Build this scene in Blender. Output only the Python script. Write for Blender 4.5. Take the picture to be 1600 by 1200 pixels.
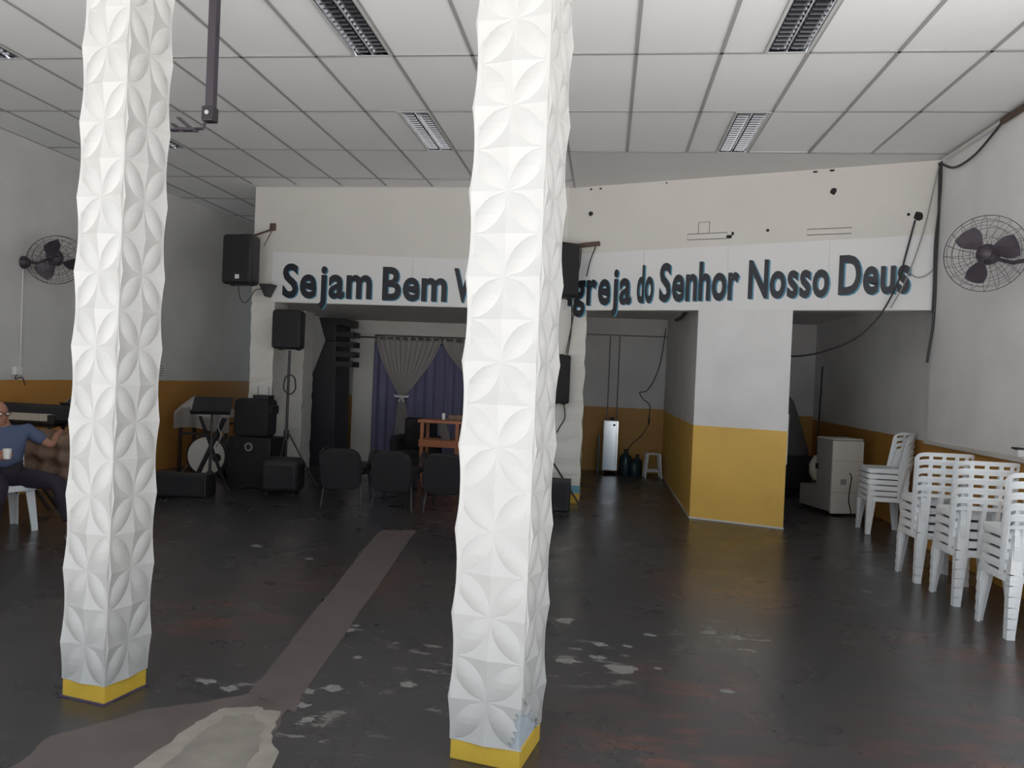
import bpy, bmesh, math, random
from mathutils import Matrix, Vector

for o in list(bpy.data.objects):
    bpy.data.objects.remove(o, do_unlink=True)
S = bpy.context.scene
COL = S.collection
rnd = random.Random(7)
PI = math.pi

# ------------------------------------------------------------------ camera
cam_d = bpy.data.cameras.new('camera')
cam_d.sensor_width = 36.0
cam_d.lens = 36.0 * 1205.4 / 1600.0
cam_d.clip_start = 0.05
cam = bpy.data.objects.new('camera', cam_d)
COL.objects.link(cam)
RIGHT = Vector((0.991772, 0.120713, 0.042626))
DOWN = Vector((0.043519, -0.004768, -0.999041))
FWD = Vector((-0.120394, 0.992676, -0.009982))
M = Matrix((RIGHT, -DOWN, -FWD)).transposed().to_4x4()
M.translation = Vector((0, 0, 1.60))
cam.matrix_world = M
S.camera = cam

# ------------------------------------------------------------------ world / light
W = bpy.data.worlds.new('overcast_sky')
S.world = W
W.use_nodes = True
wn = W.node_tree
wn.nodes.clear()
bg = wn.nodes.new('ShaderNodeBackground')
bg.inputs['Color'].default_value = (0.80, 0.90, 1.0, 1)
bg.inputs['Strength'].default_value = 1.25
wo = wn.nodes.new('ShaderNodeOutputWorld')
wn.links.new(bg.outputs[0], wo.inputs[0])
# midday sun on the street outside; too steep to reach past the doorway
sun_d = bpy.data.lights.new('sun', 'SUN')
sun_d.energy = 23.0
sun_d.angle = math.radians(0.6)
sun_d.color = (1.0, 0.98, 0.95)
sun = bpy.data.objects.new('sun', sun_d)
sun.rotation_euler = (math.radians(12), math.radians(-5), 0)
COL.objects.link(sun)
S.view_settings.view_transform = 'Standard'
S.view_settings.look = 'None'
S.view_settings.gamma = 1.0
S.view_settings.use_curve_mapping = False
S.view_settings.exposure = 0.05

# ------------------------------------------------------------------ materials
def mat(name, col, rough=0.6, metal=0.0, noise=0.0, nscale=6.0, bump=0.0, bscale=40.0, spec=0.5, var=0.0, alpha=1.0, trans=0.0):
    m = bpy.data.materials.new(name)
    m.use_nodes = True
    nt = m.node_tree
    b = nt.nodes['Principled BSDF']
    b.inputs['Roughness'].default_value = rough
    b.inputs['Metallic'].default_value = metal
    b.inputs['Specular IOR Level'].default_value = spec
    b.inputs['Base Color'].default_value = (*col, 1)
    tc = nt.nodes.new('ShaderNodeTexCoord')
    src = None
    if noise > 0:
        n = nt.nodes.new('ShaderNodeTexNoise')
        n.inputs['Scale'].default_value = nscale
        n.inputs['Detail'].default_value = 6
        nt.links.new(tc.outputs['Object'], n.inputs['Vector'])
        mx = nt.nodes.new('ShaderNodeMix')
        mx.data_type = 'RGBA'
        mx.inputs[6].default_value = (*[c * (1 - noise) for c in col], 1)
        mx.inputs[7].default_value = (*[min(1, c * (1 + noise)) for c in col], 1)
        nt.links.new(n.outputs['Fac'], mx.inputs[0])
        src = mx.outputs[2]
    if var > 0:
        oi = nt.nodes.new('ShaderNodeObjectInfo')
        mr = nt.nodes.new('ShaderNodeMapRange')
        mr.inputs[3].default_value = 1 - var
        mr.inputs[4].default_value = 1 + var * 0.4
        nt.links.new(oi.outputs['Random'], mr.inputs[0])
        h = nt.nodes.new('ShaderNodeHueSaturation')
        if src is not None:
            nt.links.new(src, h.inputs['Color'])
        else:
            h.inputs['Color'].default_value = (*col, 1)
        nt.links.new(mr.outputs[0], h.inputs['Value'])
        src = h.outputs[0]
    if src is not None:
        nt.links.new(src, b.inputs['Base Color'])
    if bump > 0:
        n2 = nt.nodes.new('ShaderNodeTexNoise')
        n2.inputs['Scale'].default_value = bscale
        n2.inputs['Detail'].default_value = 5
        nt.links.new(tc.outputs['Object'], n2.inputs['Vector'])
        bp = nt.nodes.new('ShaderNodeBump')
        bp.inputs['Strength'].default_value = bump
        bp.inputs['Distance'].default_value = 0.01
        nt.links.new(n2.outputs['Fac'], bp.inputs['Height'])
        nt.links.new(bp.outputs[0], b.inputs['Normal'])
    if alpha < 1:
        b.inputs['Alpha'].default_value = alpha
    if trans > 0:
        b.inputs['Transmission Weight'].default_value = trans
    return m

def painted_wall(name, dado, white=(0.87, 0.86, 0.855), yellow=(0.66, 0.37, 0.07), rough=0.5, stripe=False):
    """white paint above a yellow dado (a level paint line), faint dirt and roller texture"""
    m = mat(name, white, rough)
    nt = m.node_tree
    b = nt.nodes['Principled BSDF']
    g = nt.nodes.new('ShaderNodeNewGeometry')
    sp = nt.nodes.new('ShaderNodeSeparateXYZ')
    nt.links.new(g.outputs['Position'], sp.inputs[0])
    n = nt.nodes.new('ShaderNodeTexNoise')
    n.inputs['Scale'].default_value = 1.7
    n.inputs['Detail'].default_value = 8
    nt.links.new(g.outputs['Position'], n.inputs['Vector'])
    rmp = nt.nodes.new('ShaderNodeMapRange')
    rmp.inputs[1].default_value = 0.3
    rmp.inputs[2].default_value = 0.75
    rmp.inputs[3].default_value = 0.88
    rmp.inputs[4].default_value = 1.03
    nt.links.new(n.outputs['Fac'], rmp.inputs[0])
    n3 = nt.nodes.new('ShaderNodeTexNoise')
    n3.inputs['Scale'].default_value = 9
    nt.links.new(g.outputs['Position'], n3.inputs['Vector'])
    ma = nt.nodes.new('ShaderNodeMath')
    ma.operation = 'MULTIPLY_ADD'
    ma.inputs[1].default_value = 0.012
    nt.links.new(n3.outputs['Fac'], ma.inputs[0])
    nt.links.new(sp.outputs['Z'], ma.inputs[2])
    gt = nt.nodes.new('ShaderNodeMath')
    gt.operation = 'GREATER_THAN'
    gt.inputs[1].default_value = dado + 0.006
    nt.links.new(ma.outputs[0], gt.inputs[0])
    mx = nt.nodes.new('ShaderNodeMix')
    mx.data_type = 'RGBA'
    mx.inputs[6].default_value = (*yellow, 1)
    mx.inputs[7].default_value = (*white, 1)
    nt.links.new(gt.outputs[0], mx.inputs[0])
    h = nt.nodes.new('ShaderNodeHueSaturation')
    nt.links.new(mx.outputs[2], h.inputs['Color'])
    nt.links.new(rmp.outputs[0], h.inputs['Value'])
    nt.links.new(h.outputs[0], b.inputs['Base Color'])
    n2 = nt.nodes.new('ShaderNodeTexNoise')
    n2.inputs['Scale'].default_value = 30
    n2.inputs['Detail'].default_value = 4
    nt.links.new(g.outputs['Position'], n2.inputs['Vector'])
    bp = nt.nodes.new('ShaderNodeBump')
    bp.inputs['Strength'].default_value = 0.15
    bp.inputs['Distance'].default_value = 0.008
    nt.links.new(n2.outputs['Fac'], bp.inputs['Height'])
    nt.links.new(bp.outputs[0], b.inputs['Normal'])
    return m

def floor_material():
    m = mat('worn_grey_floor_paint', (0.04, 0.037, 0.039), 0.3, spec=0.75)
    nt = m.node_tree
    b = nt.nodes['Principled BSDF']
    L = nt.links.new
    g = nt.nodes.new('ShaderNodeNewGeometry')
    def noise(scale, detail=8, rough=0.6, stretch=None):
        n = nt.nodes.new('ShaderNodeTexNoise')
        n.inputs['Scale'].default_value = scale
        n.inputs['Detail'].default_value = detail
        n.inputs['Roughness'].default_value = rough
        if stretch:
            mp = nt.nodes.new('ShaderNodeMapping')
            mp.inputs['Scale'].default_value = stretch
            L(g.outputs['Position'], mp.inputs[0])
            L(mp.outputs[0], n.inputs['Vector'])
        else:
            L(g.outputs['Position'], n.inputs['Vector'])
        return n.outputs['Fac']
    def ramp(fac, a, c, lo=0.0, hi=1.0):
        r = nt.nodes.new('ShaderNodeMapRange')
        r.inputs[1].default_value = a
        r.inputs[2].default_value = c
        r.inputs[3].default_value = lo
        r.inputs[4].default_value = hi
        L(fac, r.inputs[0])
        return r.outputs[0]
    def mix(fac, a, c):
        mx = nt.nodes.new('ShaderNodeMix')
        mx.data_type = 'RGBA'
        L(fac, mx.inputs[0])
        if isinstance(a, tuple): mx.inputs[6].default_value = (*a, 1)
        else: L(a, mx.inputs[6])
        if isinstance(c, tuple): mx.inputs[7].default_value = (*c, 1)
        else: L(c, mx.inputs[7])
        return mx.outputs[2]
    def math_(op, a, c):
        n = nt.nodes.new('ShaderNodeMath')
        n.operation = op
        for i, v in enumerate((a, c)):
            if isinstance(v, (int, float)): n.inputs[i].default_value = v
            else: L(v, n.inputs[i])
        return n.outputs[0]
    def near(x, y, r):
        d = nt.nodes.new('ShaderNodeVectorMath')
        d.operation = 'DISTANCE'
        d.inputs[1].default_value = (x, y, 0)
        L(g.outputs['Position'], d.inputs[0])
        return ramp(d.outputs['Value'], r, r * 0.2)
    base = mix(ramp(noise(0.9), 0.35, 0.7), (0.033, 0.031, 0.034), (0.045, 0.039, 0.038))
    base = mix(ramp(noise(11), 0.45, 0.8, 0, 0.3), base, (0.065, 0.058, 0.057))
    # scrubbed paint: older red coat shows through where people walk
    red_area = None
    for (x, y, r) in ((0.35, 3.45, 0.75), (0.55, 4.15, 0.5), (0.95, 6.2, 0.8), (1.9, 3.6, 0.9), (2.3, 5.0, 0.9), (-1.9, 5.6, 1.0), (-2.4, 4.6, 0.7)):
        k = near(x, y, r)
        red_area = k if red_area is None else math_('MAXIMUM', red_area, k)
    rn = ramp(noise(5.5, 10, 0.7, (0.5, 1.8, 1)), 0.47, 0.72)
    base = mix(math_('MULTIPLY', math_('MULTIPLY', rn, red_area), 0.85), base, (0.20, 0.062, 0.035))
    # flaked paint, bare screed
    fl_area = None
    for (x, y, r) in ((-1.37, 3.6, 0.36), (-1.2, 3.25, 0.4), (-0.75, 3.7, 0.35), (-1.9, 3.66, 0.33), (0.0, 4.4, 0.5), (0.8, 5.0, 0.45), (-1.45, 4.5, 0.3), (-0.9, 4.3, 0.4)):
        k = near(x, y, r)
        fl_area = k if fl_area is None else math_('MAXIMUM', fl_area, k)
    fn = ramp(noise(7.5, 12, 0.62, (0.6, 1.4, 1)), 0.585, 0.61)
    fmask = math_('MULTIPLY', fn, ramp(fl_area, 0.1, 0.5))
    base = mix(math_('MULTIPLY', fmask, 0.75), base, (0.20, 0.185, 0.17))
    L(base, b.inputs['Base Color'])
    rr = ramp(noise(1.6), 0.3, 0.7, 0.24, 0.34)
    L(rr, b.inputs['Roughness'])
    bp = nt.nodes.new('ShaderNodeBump')
    bp.inputs['Strength'].default_value = 0.04
    bp.inputs['Distance'].default_value = 0.01
    L(noise(14), bp.inputs['Height'])
    L(bp.outputs[0], b.inputs['Normal'])
    return m

MT = {}
MT['floor'] = floor_material()
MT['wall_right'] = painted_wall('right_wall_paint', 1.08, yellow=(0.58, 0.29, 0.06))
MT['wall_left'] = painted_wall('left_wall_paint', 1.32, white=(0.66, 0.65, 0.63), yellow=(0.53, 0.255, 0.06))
MT['wall_back'] = painted_wall('back_wall_paint', 1.13, white=(0.76, 0.74, 0.74), yellow=(0.60, 0.32, 0.07))
MT['block'] = painted_wall('partition_paint', 1.11, white=(0.76, 0.75, 0.745), yellow=(0.80, 0.49, 0.095))
MT['plaster'] = mat('white_plaster', (0.67, 0.64, 0.60), 0.7, noise=0.07, nscale=1.6, bump=0.15, bscale=25)
MT['rough_plaster'] = mat('rough_white_render', (0.70, 0.68, 0.63), 0.85, noise=0.10, nscale=5, bump=0.5, bscale=12)
MT['soffit'] = mat('soffit_plaster', (0.72, 0.72, 0.71), 0.7, noise=0.04)
MT['panel'] = mat('ceiling_panel_white', (0.86, 0.865, 0.87), 0.6, noise=0.03, nscale=1.2, var=0.05)
MT['runner'] = mat('ceiling_grid_grey', (0.36, 0.35, 0.345), 0.5)
MT['slab'] = mat('bare_slab', (0.3, 0.3, 0.3), 0.9, noise=0.1)
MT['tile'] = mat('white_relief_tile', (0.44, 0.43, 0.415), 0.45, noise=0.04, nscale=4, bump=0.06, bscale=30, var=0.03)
MT['core'] = mat('grey_mortar', (0.40, 0.43, 0.46), 0.9, noise=0.15, nscale=20, bump=0.5)
MT['yellow'] = mat('yellow_skirting_paint', (0.62, 0.40, 0.045), 0.45, noise=0.12, nscale=14)
MT['blue_paint'] = mat('blue_paint', (0.16, 0.36, 0.46), 0.5)
MT['violet'] = mat('blue_floor_paint', (0.07, 0.055, 0.11), 0.4)
MT['alu'] = mat('mirror_aluminium', (0.66, 0.67, 0.70), 0.10, metal=1.0)
MT['louvre'] = mat('satin_louvre_aluminium', (0.20, 0.20, 0.215), 0.22, metal=1.0)
MT['alu_frame'] = mat('light_frame_white', (0.55, 0.55, 0.55), 0.4)
MT['tube'] = mat('fluorescent_tube_off', (0.50, 0.51, 0.52), 0.2)
MT['black'] = mat('black_plastic', (0.016, 0.0145, 0.016), 0.5)
MT['black_metal'] = mat('black_metal', (0.028, 0.024, 0.028), 0.4, metal=0.0)
MT['purple_metal'] = mat('dark_purple_metal', (0.05, 0.038, 0.052), 0.45)
MT['grille'] = mat('speaker_grille', (0.017, 0.016, 0.018), 0.75, bump=0.4, bscale=180)
MT['cable'] = mat('black_cable', (0.03, 0.028, 0.03), 0.5)
MT['grey_cable'] = mat('grey_cable', (0.28, 0.27, 0.26), 0.6)
MT['white_cable'] = mat('white_conduit', (0.62, 0.61, 0.58), 0.5)
MT['white_plastic'] = mat('white_chair_plastic', (0.86, 0.885, 0.90), 0.35, noise=0.03, nscale=8, var=0.04)
MT['white_box'] = mat('white_plastic_box', (0.78, 0.78, 0.76), 0.4)
MT['letter'] = mat('letter_black_vinyl', (0.012, 0.014, 0.022), 0.45)
MT['letter_blue'] = mat('letter_blue_vinyl', (0.06, 0.26, 0.38), 0.45)
MT['banner'] = mat('banner_white', (0.74, 0.735, 0.73), 0.5, noise=0.03, nscale=1.5)
MT['hole'] = mat('broken_plaster_hole', (0.02, 0.02, 0.02), 0.9)
MT['pencil'] = mat('plaster_scar', (0.60, 0.585, 0.555), 0.9, noise=0.1)
MT['brown_metal'] = mat('rusty_brown_steel', (0.09, 0.055, 0.04), 0.6, noise=0.3, nscale=30)
MT['curtain'] = mat('blue_curtain', (0.185, 0.175, 0.28), 0.85, noise=0.06)
MT['lace'] = mat('grey_sheer_fabric', (0.52, 0.47, 0.44), 0.9, alpha=0.72)
MT['bow'] = mat('pale_tieback', (0.75, 0.74, 0.72), 0.6)
MT['wood'] = mat('orange_varnished_wood', (0.36, 0.12, 0.045), 0.4, noise=0.25, nscale=9)
MT['dark_stair'] = mat('dark_stair_paint', (0.022, 0.022, 0.026), 0.5)
MT['fabric_dark'] = mat('dark_chair_fabric', (0.016, 0.015, 0.017), 0.9, bump=0.2, bscale=120)
MT['cloth_white'] = mat('white_cover_cloth', (0.46, 0.43, 0.41), 0.9, noise=0.06)
MT['drum_head'] = mat('white_drumhead', (0.66, 0.64, 0.58), 0.5)
MT['drum_shell'] = mat('dark_drum_shell', (0.04, 0.025, 0.022), 0.3)
MT['chrome'] = mat('chrome', (0.75, 0.75, 0.76), 0.2, metal=1.0)
MT['steel'] = mat('stainless_steel', (0.72, 0.76, 0.80), 0.22, metal=1.0, noise=0.05)
MT['jug'] = mat('dark_green_jug', (0.03, 0.06, 0.075), 0.25)
MT['cream'] = mat('cream_enamel', (0.70, 0.67, 0.60), 0.4, noise=0.06, nscale=5)
MT['grey_enamel'] = mat('grey_enamel', (0.30, 0.29, 0.28), 0.5, noise=0.08)
MT['dirty_white'] = mat('dirty_white_tarp', (0.20, 0.19, 0.19), 0.9, noise=0.15)
MT['brown_cloth'] = mat('brown_patterned_cloth', (0.20, 0.135, 0.095), 0.95, noise=0.55, nscale=14)
MT['keys'] = mat('keyboard_keys', (0.55, 0.50, 0.42), 0.4)
MT['skin'] = mat('skin', (0.36, 0.17, 0.11), 0.5, noise=0.06)
MT['hair'] = mat('grey_hair', (0.10, 0.085, 0.08), 0.8)
MT['trousers'] = mat('dark_trousers', (0.022, 0.016, 0.028), 0.85)
MT['shoe'] = mat('dark_shoe', (0.03, 0.022, 0.022), 0.4)
MT['sole'] = mat('pale_sole', (0.35, 0.32, 0.30), 0.7)
MT['cup'] = mat('white_cup', (0.75, 0.75, 0.72), 0.4)
MT['strip'] = mat('bare_screed_strip', (0.105, 0.083, 0.077), 0.6, noise=0.25, nscale=5)
MT['patch'] = mat('pale_cement_patch', (0.235, 0.205, 0.175), 0.8, noise=0.35, nscale=7)
MT['patch_rim'] = mat('pale_cement_rim', (0.285, 0.25, 0.215), 0.8, noise=0.3, nscale=9)
MT['chip'] = mat('bare_screed_chip', (0.20, 0.19, 0.175), 0.8, noise=0.25, nscale=12)
MT['pavement'] = mat('street_concrete', (0.46, 0.455, 0.45), 0.9, noise=0.1)
MT['shirt'] = mat('blue_striped_shirt', (0.07, 0.095, 0.17), 0.9)
def stripes(m):
    nt = m.node_tree
    b = nt.nodes['Principled BSDF']
    tc = nt.nodes.new('ShaderNodeTexCoord')
    w = nt.nodes.new('ShaderNodeTexWave')
    w.inputs['Scale'].default_value = 18
    w.bands_direction = 'Z'
    nt.links.new(tc.outputs['Object'], w.inputs['Vector'])
    mx = nt.nodes.new('ShaderNodeMix')
    mx.data_type = 'RGBA'
    mx.inputs[6].default_value = (0.06, 0.085, 0.16, 1)
    mx.inputs[7].default_value = (0.10, 0.125, 0.21, 1)
    nt.links.new(w.outputs['Fac'], mx.inputs[0])
    nt.links.new(mx.outputs[2], b.inputs['Base Color'])
stripes(MT['shirt'])

# ------------------------------------------------------------------ mesh helpers
class MB:
    def __init__(self):
        self.v, self.f = [], []
    def add(self, vs, fs):
        n = len(self.v)
        self.v += [tuple(v) for v in vs]
        self.f += [tuple(i + n for i in f) for f in fs]
        return self
    def box(self, lo, hi, mtx=None):
        x0, y0, z0 = lo; x1, y1, z1 = hi
        vs = [(x0,y0,z0),(x1,y0,z0),(x1,y1,z0),(x0,y1,z0),(x0,y0,z1),(x1,y0,z1),(x1,y1,z1),(x0,y1,z1)]
        if mtx is not None:
            vs = [tuple(mtx @ Vector(v)) for v in vs]
        return self.add(vs, [(0,3,2,1),(4,5,6,7),(0,1,5,4),(1,2,6,5),(2,3,7,6),(3,0,4,7)])
    def prism(self, poly, z0, z1, mtx=None):
        """poly: list of (x,y) counter-clockwise, extruded z0..z1"""
        n = len(poly)
        vs = [(x, y, z0) for x, y in poly] + [(x, y, z1) for x, y in poly]
        if mtx is not None:
            vs = [tuple(mtx @ Vector(v)) for v in vs]
        fs = [tuple(reversed(range(n))), tuple(range(n, 2 * n))]
        fs += [(i, (i + 1) % n, (i + 1) % n + n, i + n) for i in range(n)]
        return self.add(vs, fs)
    def beam(self, a, b, w, h, up=(0, 0, 1), w1=None, h1=None):
        """rectangular bar a->b, may taper"""
        a, b = Vector(a), Vector(b)
        d = (b - a).normalized()
        up = Vector(up)
        if abs(d.dot(up)) > 0.98:
            up = Vector((0, 1, 0))
        s = d.cross(up).normalized()
        u = s.cross(d).normalized()
        w1 = w if w1 is None else w1
        h1 = h if h1 is None else h1
        vs = []
        for p, ww, hh in ((a, w, h), (b, w1, h1)):
            for i, j in ((-1, -1), (1, -1), (1, 1), (-1, 1)):
                vs.append(p + s * (i * ww / 2) + u * (j * hh / 2))
        return self.add(vs, [(0,3,2,1),(4,5,6,7),(0,1,5,4),(1,2,6,5),(2,3,7,6),(3,0,4,7)])
    def tube(self, pts, r, n=8, closed=False, r1=None):
        pts = [Vector(p) for p in pts]
        k = len(pts)
        rings = []
        up = None
        for i, p in enumerate(pts):
            if closed:
                d = pts[(i + 1) % k] - pts[i - 1]
            else:
                d = pts[min(i + 1, k - 1)] - pts[max(i - 1, 0)]
            if d.length < 1e-9:
                d = Vector((0, 0, 1))
            d.normalize()
            if up is None:
                up = Vector((0, 0, 1)) if abs(d.z) < 0.9 else Vector((1, 0, 0))
            s = d.cross(up)
            if s.length < 1e-6:
                s = d.orthogonal()
            s.normalize()
            up = s.cross(d).normalized()
            rr = r if r1 is None else r + (r1 - r) * i / max(1, k - 1)
            rings.append([p + (s * math.cos(2*PI*j/n) + up * math.sin(2*PI*j/n)) * rr for j in range(n)])
        vs = [v for ring in rings for v in ring]
        fs = []
        for i in range(k if closed else k - 1):
            a, b = i * n, ((i + 1) % k) * n
            for j in range(n):
                fs.append((a + j, a + (j + 1) % n, b + (j + 1) % n, b + j))
        if not closed:
            fs.append(tuple(reversed(range(n))))
            fs.append(tuple(range((k - 1) * n, k * n)))
        return self.add(vs, fs)
    def lathe(self, prof, n=24, mtx=None):
        """prof: list of (r,z) round the local z axis"""
        vs = []
        for r, z in prof:
            for j in range(n):
                a = 2 * PI * j / n
                v = Vector((r * math.cos(a), r * math.sin(a), z))
                vs.append(mtx @ v if mtx is not None else v)
        fs = []
        for i in range(len(prof) - 1):
            for j in range(n):
                fs.append((i*n + j, i*n + (j+1) % n, (i+1)*n + (j+1) % n, (i+1)*n + j))
        fs.append(tuple(reversed(range(n))))
        fs.append(tuple(range((len(prof)-1)*n, len(prof)*n)))
        return self.add(vs, fs)
    def grid(self, nx, ny, fn, thick=None):
        """fn(i/nx, j/ny) -> point; thick: offset vector for a back sheet"""
        vs = [Vector(fn(i / nx, j / ny)) for j in range(ny + 1) for i in range(nx + 1)]
        w = nx + 1
        fs = [(j*w+i, j*w+i+1, (j+1)*w+i+1, (j+1)*w+i) for j in range(ny) for i in range(nx)]
        if thick is None:
            return self.add(vs, fs)
        N = len(vs)
        t = Vector(thick)
        vs2 = vs + [v + t for v in vs]
        fs2 = fs + [tuple(reversed([q + N for q in f])) for f in fs]
        edge = [i for i in range(nx + 1)] + [j*w + nx for j in range(1, ny + 1)] + [ny*w + i for i in range(nx - 1, -1, -1)] + [j*w for j in range(ny - 1, 0, -1)]
        for q in range(len(edge)):
            a, b = edge[q], edge[(q + 1) % len(edge)]
            fs2.append((b, a, a + N, b + N))
        return self.add(vs2, fs2)
    def mesh(self, name, m, smooth=False, bevel=0.0, seg=2):
        me = bpy.data.meshes.new(name)
        bm = bmesh.new()
        vv = [bm.verts.new(v) for v in self.v]
        for f in self.f:
            try:
                bm.faces.new([vv[i] for i in f])
            except ValueError:
                pass
        bmesh.ops.recalc_face_normals(bm, faces=bm.faces)
        if bevel > 0:
            es = [e for e in bm.edges if len(e.link_faces) == 2 and e.calc_face_angle(0) > 0.5]
            bmesh.ops.bevel(bm, geom=es, offset=bevel, segments=seg, profile=0.5, affect='EDGES', clamp_overlap=True)
        if smooth:
            for f in bm.faces:
                f.smooth = True
            for e in bm.edges:
                if len(e.link_faces) == 2 and e.calc_face_angle(0) > 0.7:
                    e.smooth = False
        bm.to_mesh(me)
        bm.free()
        me.materials.append(MT[m])
        return me
    def build(self, name, m, parent=None, smooth=False, bevel=0.0, seg=2):
        return link(name, self.mesh(name, m, smooth, bevel, seg), parent)

def link(name, data, parent=None, loc=None, rot=None):
    o = bpy.data.objects.new(name, data)
    COL.objects.link(o)
    if parent is not None:
        o.parent = parent
    if loc is not None:
        o.location = loc
    if rot is not None:
        o.rotation_euler = rot
    return o

def thing(name, label, cat, loc=(0, 0, 0), rz=0.0, group=None):
    o = link(name, None, None, loc, (0, 0, rz))
    o.empty_display_size = 0.1
    return tag(o, label, cat, group)

def tag(o, label=None, cat=None, group=None, kind=None):
    if label: o['label'] = label
    if cat: o['category'] = cat
    if group: o['group'] = group
    if kind: o['kind'] = kind
    return o

def struct(o, label=None, cat=None):
    o['kind'] = 'structure'
    if label: o['label'] = label
    if cat: o['category'] = cat
    return o

def copy_tree(o, parent=None):
    c = o.copy()
    COL.objects.link(c)
    c.parent = parent
    for ch in list(o.children):
        copy_tree(ch, c)
    return c

def smoothpath(pts, n=6):
    """Catmull-Rom through points"""
    P = [Vector(p) for p in pts]
    P = [P[0] * 2 - P[1]] + P + [P[-1] * 2 - P[-2]]
    out = []
    for i in range(1, len(P) - 2):
        for k in range(n):
            t = k / n
            a, b, c, d = P[i-1], P[i], P[i+1], P[i+2]
            out.append(0.5 * ((2*b) + (c - a)*t + (2*a - 5*b + 4*c - d)*t*t + (3*b - a - 3*c + d)*t**3))
    out.append(P[-2])
    return out

def frame(p, zdir, up=(0, 0, 1)):
    """matrix whose local z is zdir and local y close to up"""
    z = Vector(zdir).normalized()
    x = Vector(up).cross(z).normalized()
    y = z.cross(x)
    m = Matrix((x, y, z)).transposed().to_4x4()
    m.translation = Vector(p)
    return m

# ------------------------------------------------------------------ room shell
H = 4.056            # underside of the ceiling grid
FY = 1.6             # line of the open street front
SY = 4.3             # the right side is open to the street up to here (corner plot)
HB = 2.48            # underside of the sign beam
FLOOR = struct(MB().box((-7.0, FY, -0.15), (3.8, 14.2, 0.0)).build('floor', 'floor'), 'dark grey worn painted concrete floor', 'floor')
struct(MB().box((-30, -40, -0.3), (30, FY, -0.02)).build('pavement', 'pavement'), 'pale street pavement outside the open front', 'pavement')
XR = 3.54
struct(MB().box((XR, SY, 0), (XR + 0.2, 14.0, 4.3)).build('wall_right', 'wall_right'), 'right wall, white over a yellow dado', 'wall')
lin = struct(MB().box((3.38, SY, 0), (XR - 0.001, 8.58, H)).build('wall_right_lining', 'wall_right'), 'near right wall, white above a yellow dado', 'wall')
struct(MB().box((3.345, SY, 1.075), (3.379, 8.60, 1.125)).build('trim_1', 'plaster', bevel=0.008), 'white rail on top of the yellow dado on the right wall', 'rail')
wl = [(-6.64, FY), (-6.64, 9.2), (-6.22, 12.8), (-6.12, 14.0), (-6.9, 14.0), (-6.9, FY)]
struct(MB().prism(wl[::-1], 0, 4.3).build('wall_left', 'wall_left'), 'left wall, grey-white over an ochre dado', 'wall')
wb_ = MB()
wb_.box((-5.6, 13.72, 0), (3.7, 13.9, 4.3)).box((-6.9, 13.72, 0), (-6.0, 13.9, 4.3)).box((-6.0, 13.72, 0), (-5.6, 13.9, 0.9)).box((-6.0, 13.72, 3.3), (-5.6, 13.9, 4.3))
struct(wb_.build('wall_back', 'wall_back'), 'far back wall, white over an ochre dado', 'wall')
w1 = struct(thing('window_1', 'open barred window at the end of the left aisle', 'window', (-5.80, 13.81, 0.9)))
for x in (-0.18, -0.06, 0.06, 0.18):
    MB().box((x - 0.012, -0.012, 0.0), (x + 0.012, 0.012, 2.4)).build('bar', 'alu_frame', w1)
for z in (0.0, 1.2, 2.37):
    MB().box((-0.2, -0.02, z), (0.2, 0.02, z + 0.03)).build('window_frame', 'alu_frame', w1)
# lintel over the open shop front, behind the photographer
struct(MB().box((-6.64, FY, 3.86), (3.38, FY + 0.2, 4.3)).build('wall_front', 'plaster'), 'lintel above the open street front', 'wall')
struct(MB().box((3.38, FY + 0.2, 3.86), (3.58, SY, 4.3)).build('wall_side_lintel', 'plaster'), 'lintel above the open right side near the street', 'wall')
struct(MB().box((3.8, FY, -0.3), (30, 14.2, -0.02)).build('pavement_side', 'pavement'), 'pale pavement of the side street', 'pavement')
struct(MB().box((-6.64, FY, 0), (-4.9, FY + 0.2, 3.86)).build('wall_front_left', 'plaster'), 'white wall left of the open street front', 'wall')

# sign beam: left half is one solid mass over the alcove, right half slants toward the camera
A0, A1, A2 = (-4.91, 10.17), (-0.57, 9.98), (3.54, 8.525)
struct(MB().prism([A0, A1, (-0.57, 13.72), (-4.91, 13.72)], HB, H + 0.1).build('wall_header_left', 'plaster'), 'white beam wall above the curtained alcove', 'wall')
dx, dy = A2[0] - A1[0], A2[1] - A1[1]
Ln = math.hypot(dx, dy)
ux, uy = dx / Ln, dy / Ln
nx, ny = -uy, ux          # pointing away from the camera
struct(MB().prism([A1, A2, (A2[0] + nx * .18, A2[1] + ny * .18), (A1[0] + nx * .18, A1[1] + ny * .18)], HB, H + 0.1).build('wall_header_right', 'plaster'), 'slanted white beam wall carrying the right half of the sign', 'wall')
struct(MB().prism([(-0.57, 10.0), (-0.5, 9.98), (3.54, 8.70), (3.54, 13.72), (-0.57, 13.72)], 2.70, 2.85).build('ceiling_aisle', 'soffit'), 'low white ceiling over the passages behind the beam', 'ceiling')
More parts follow.
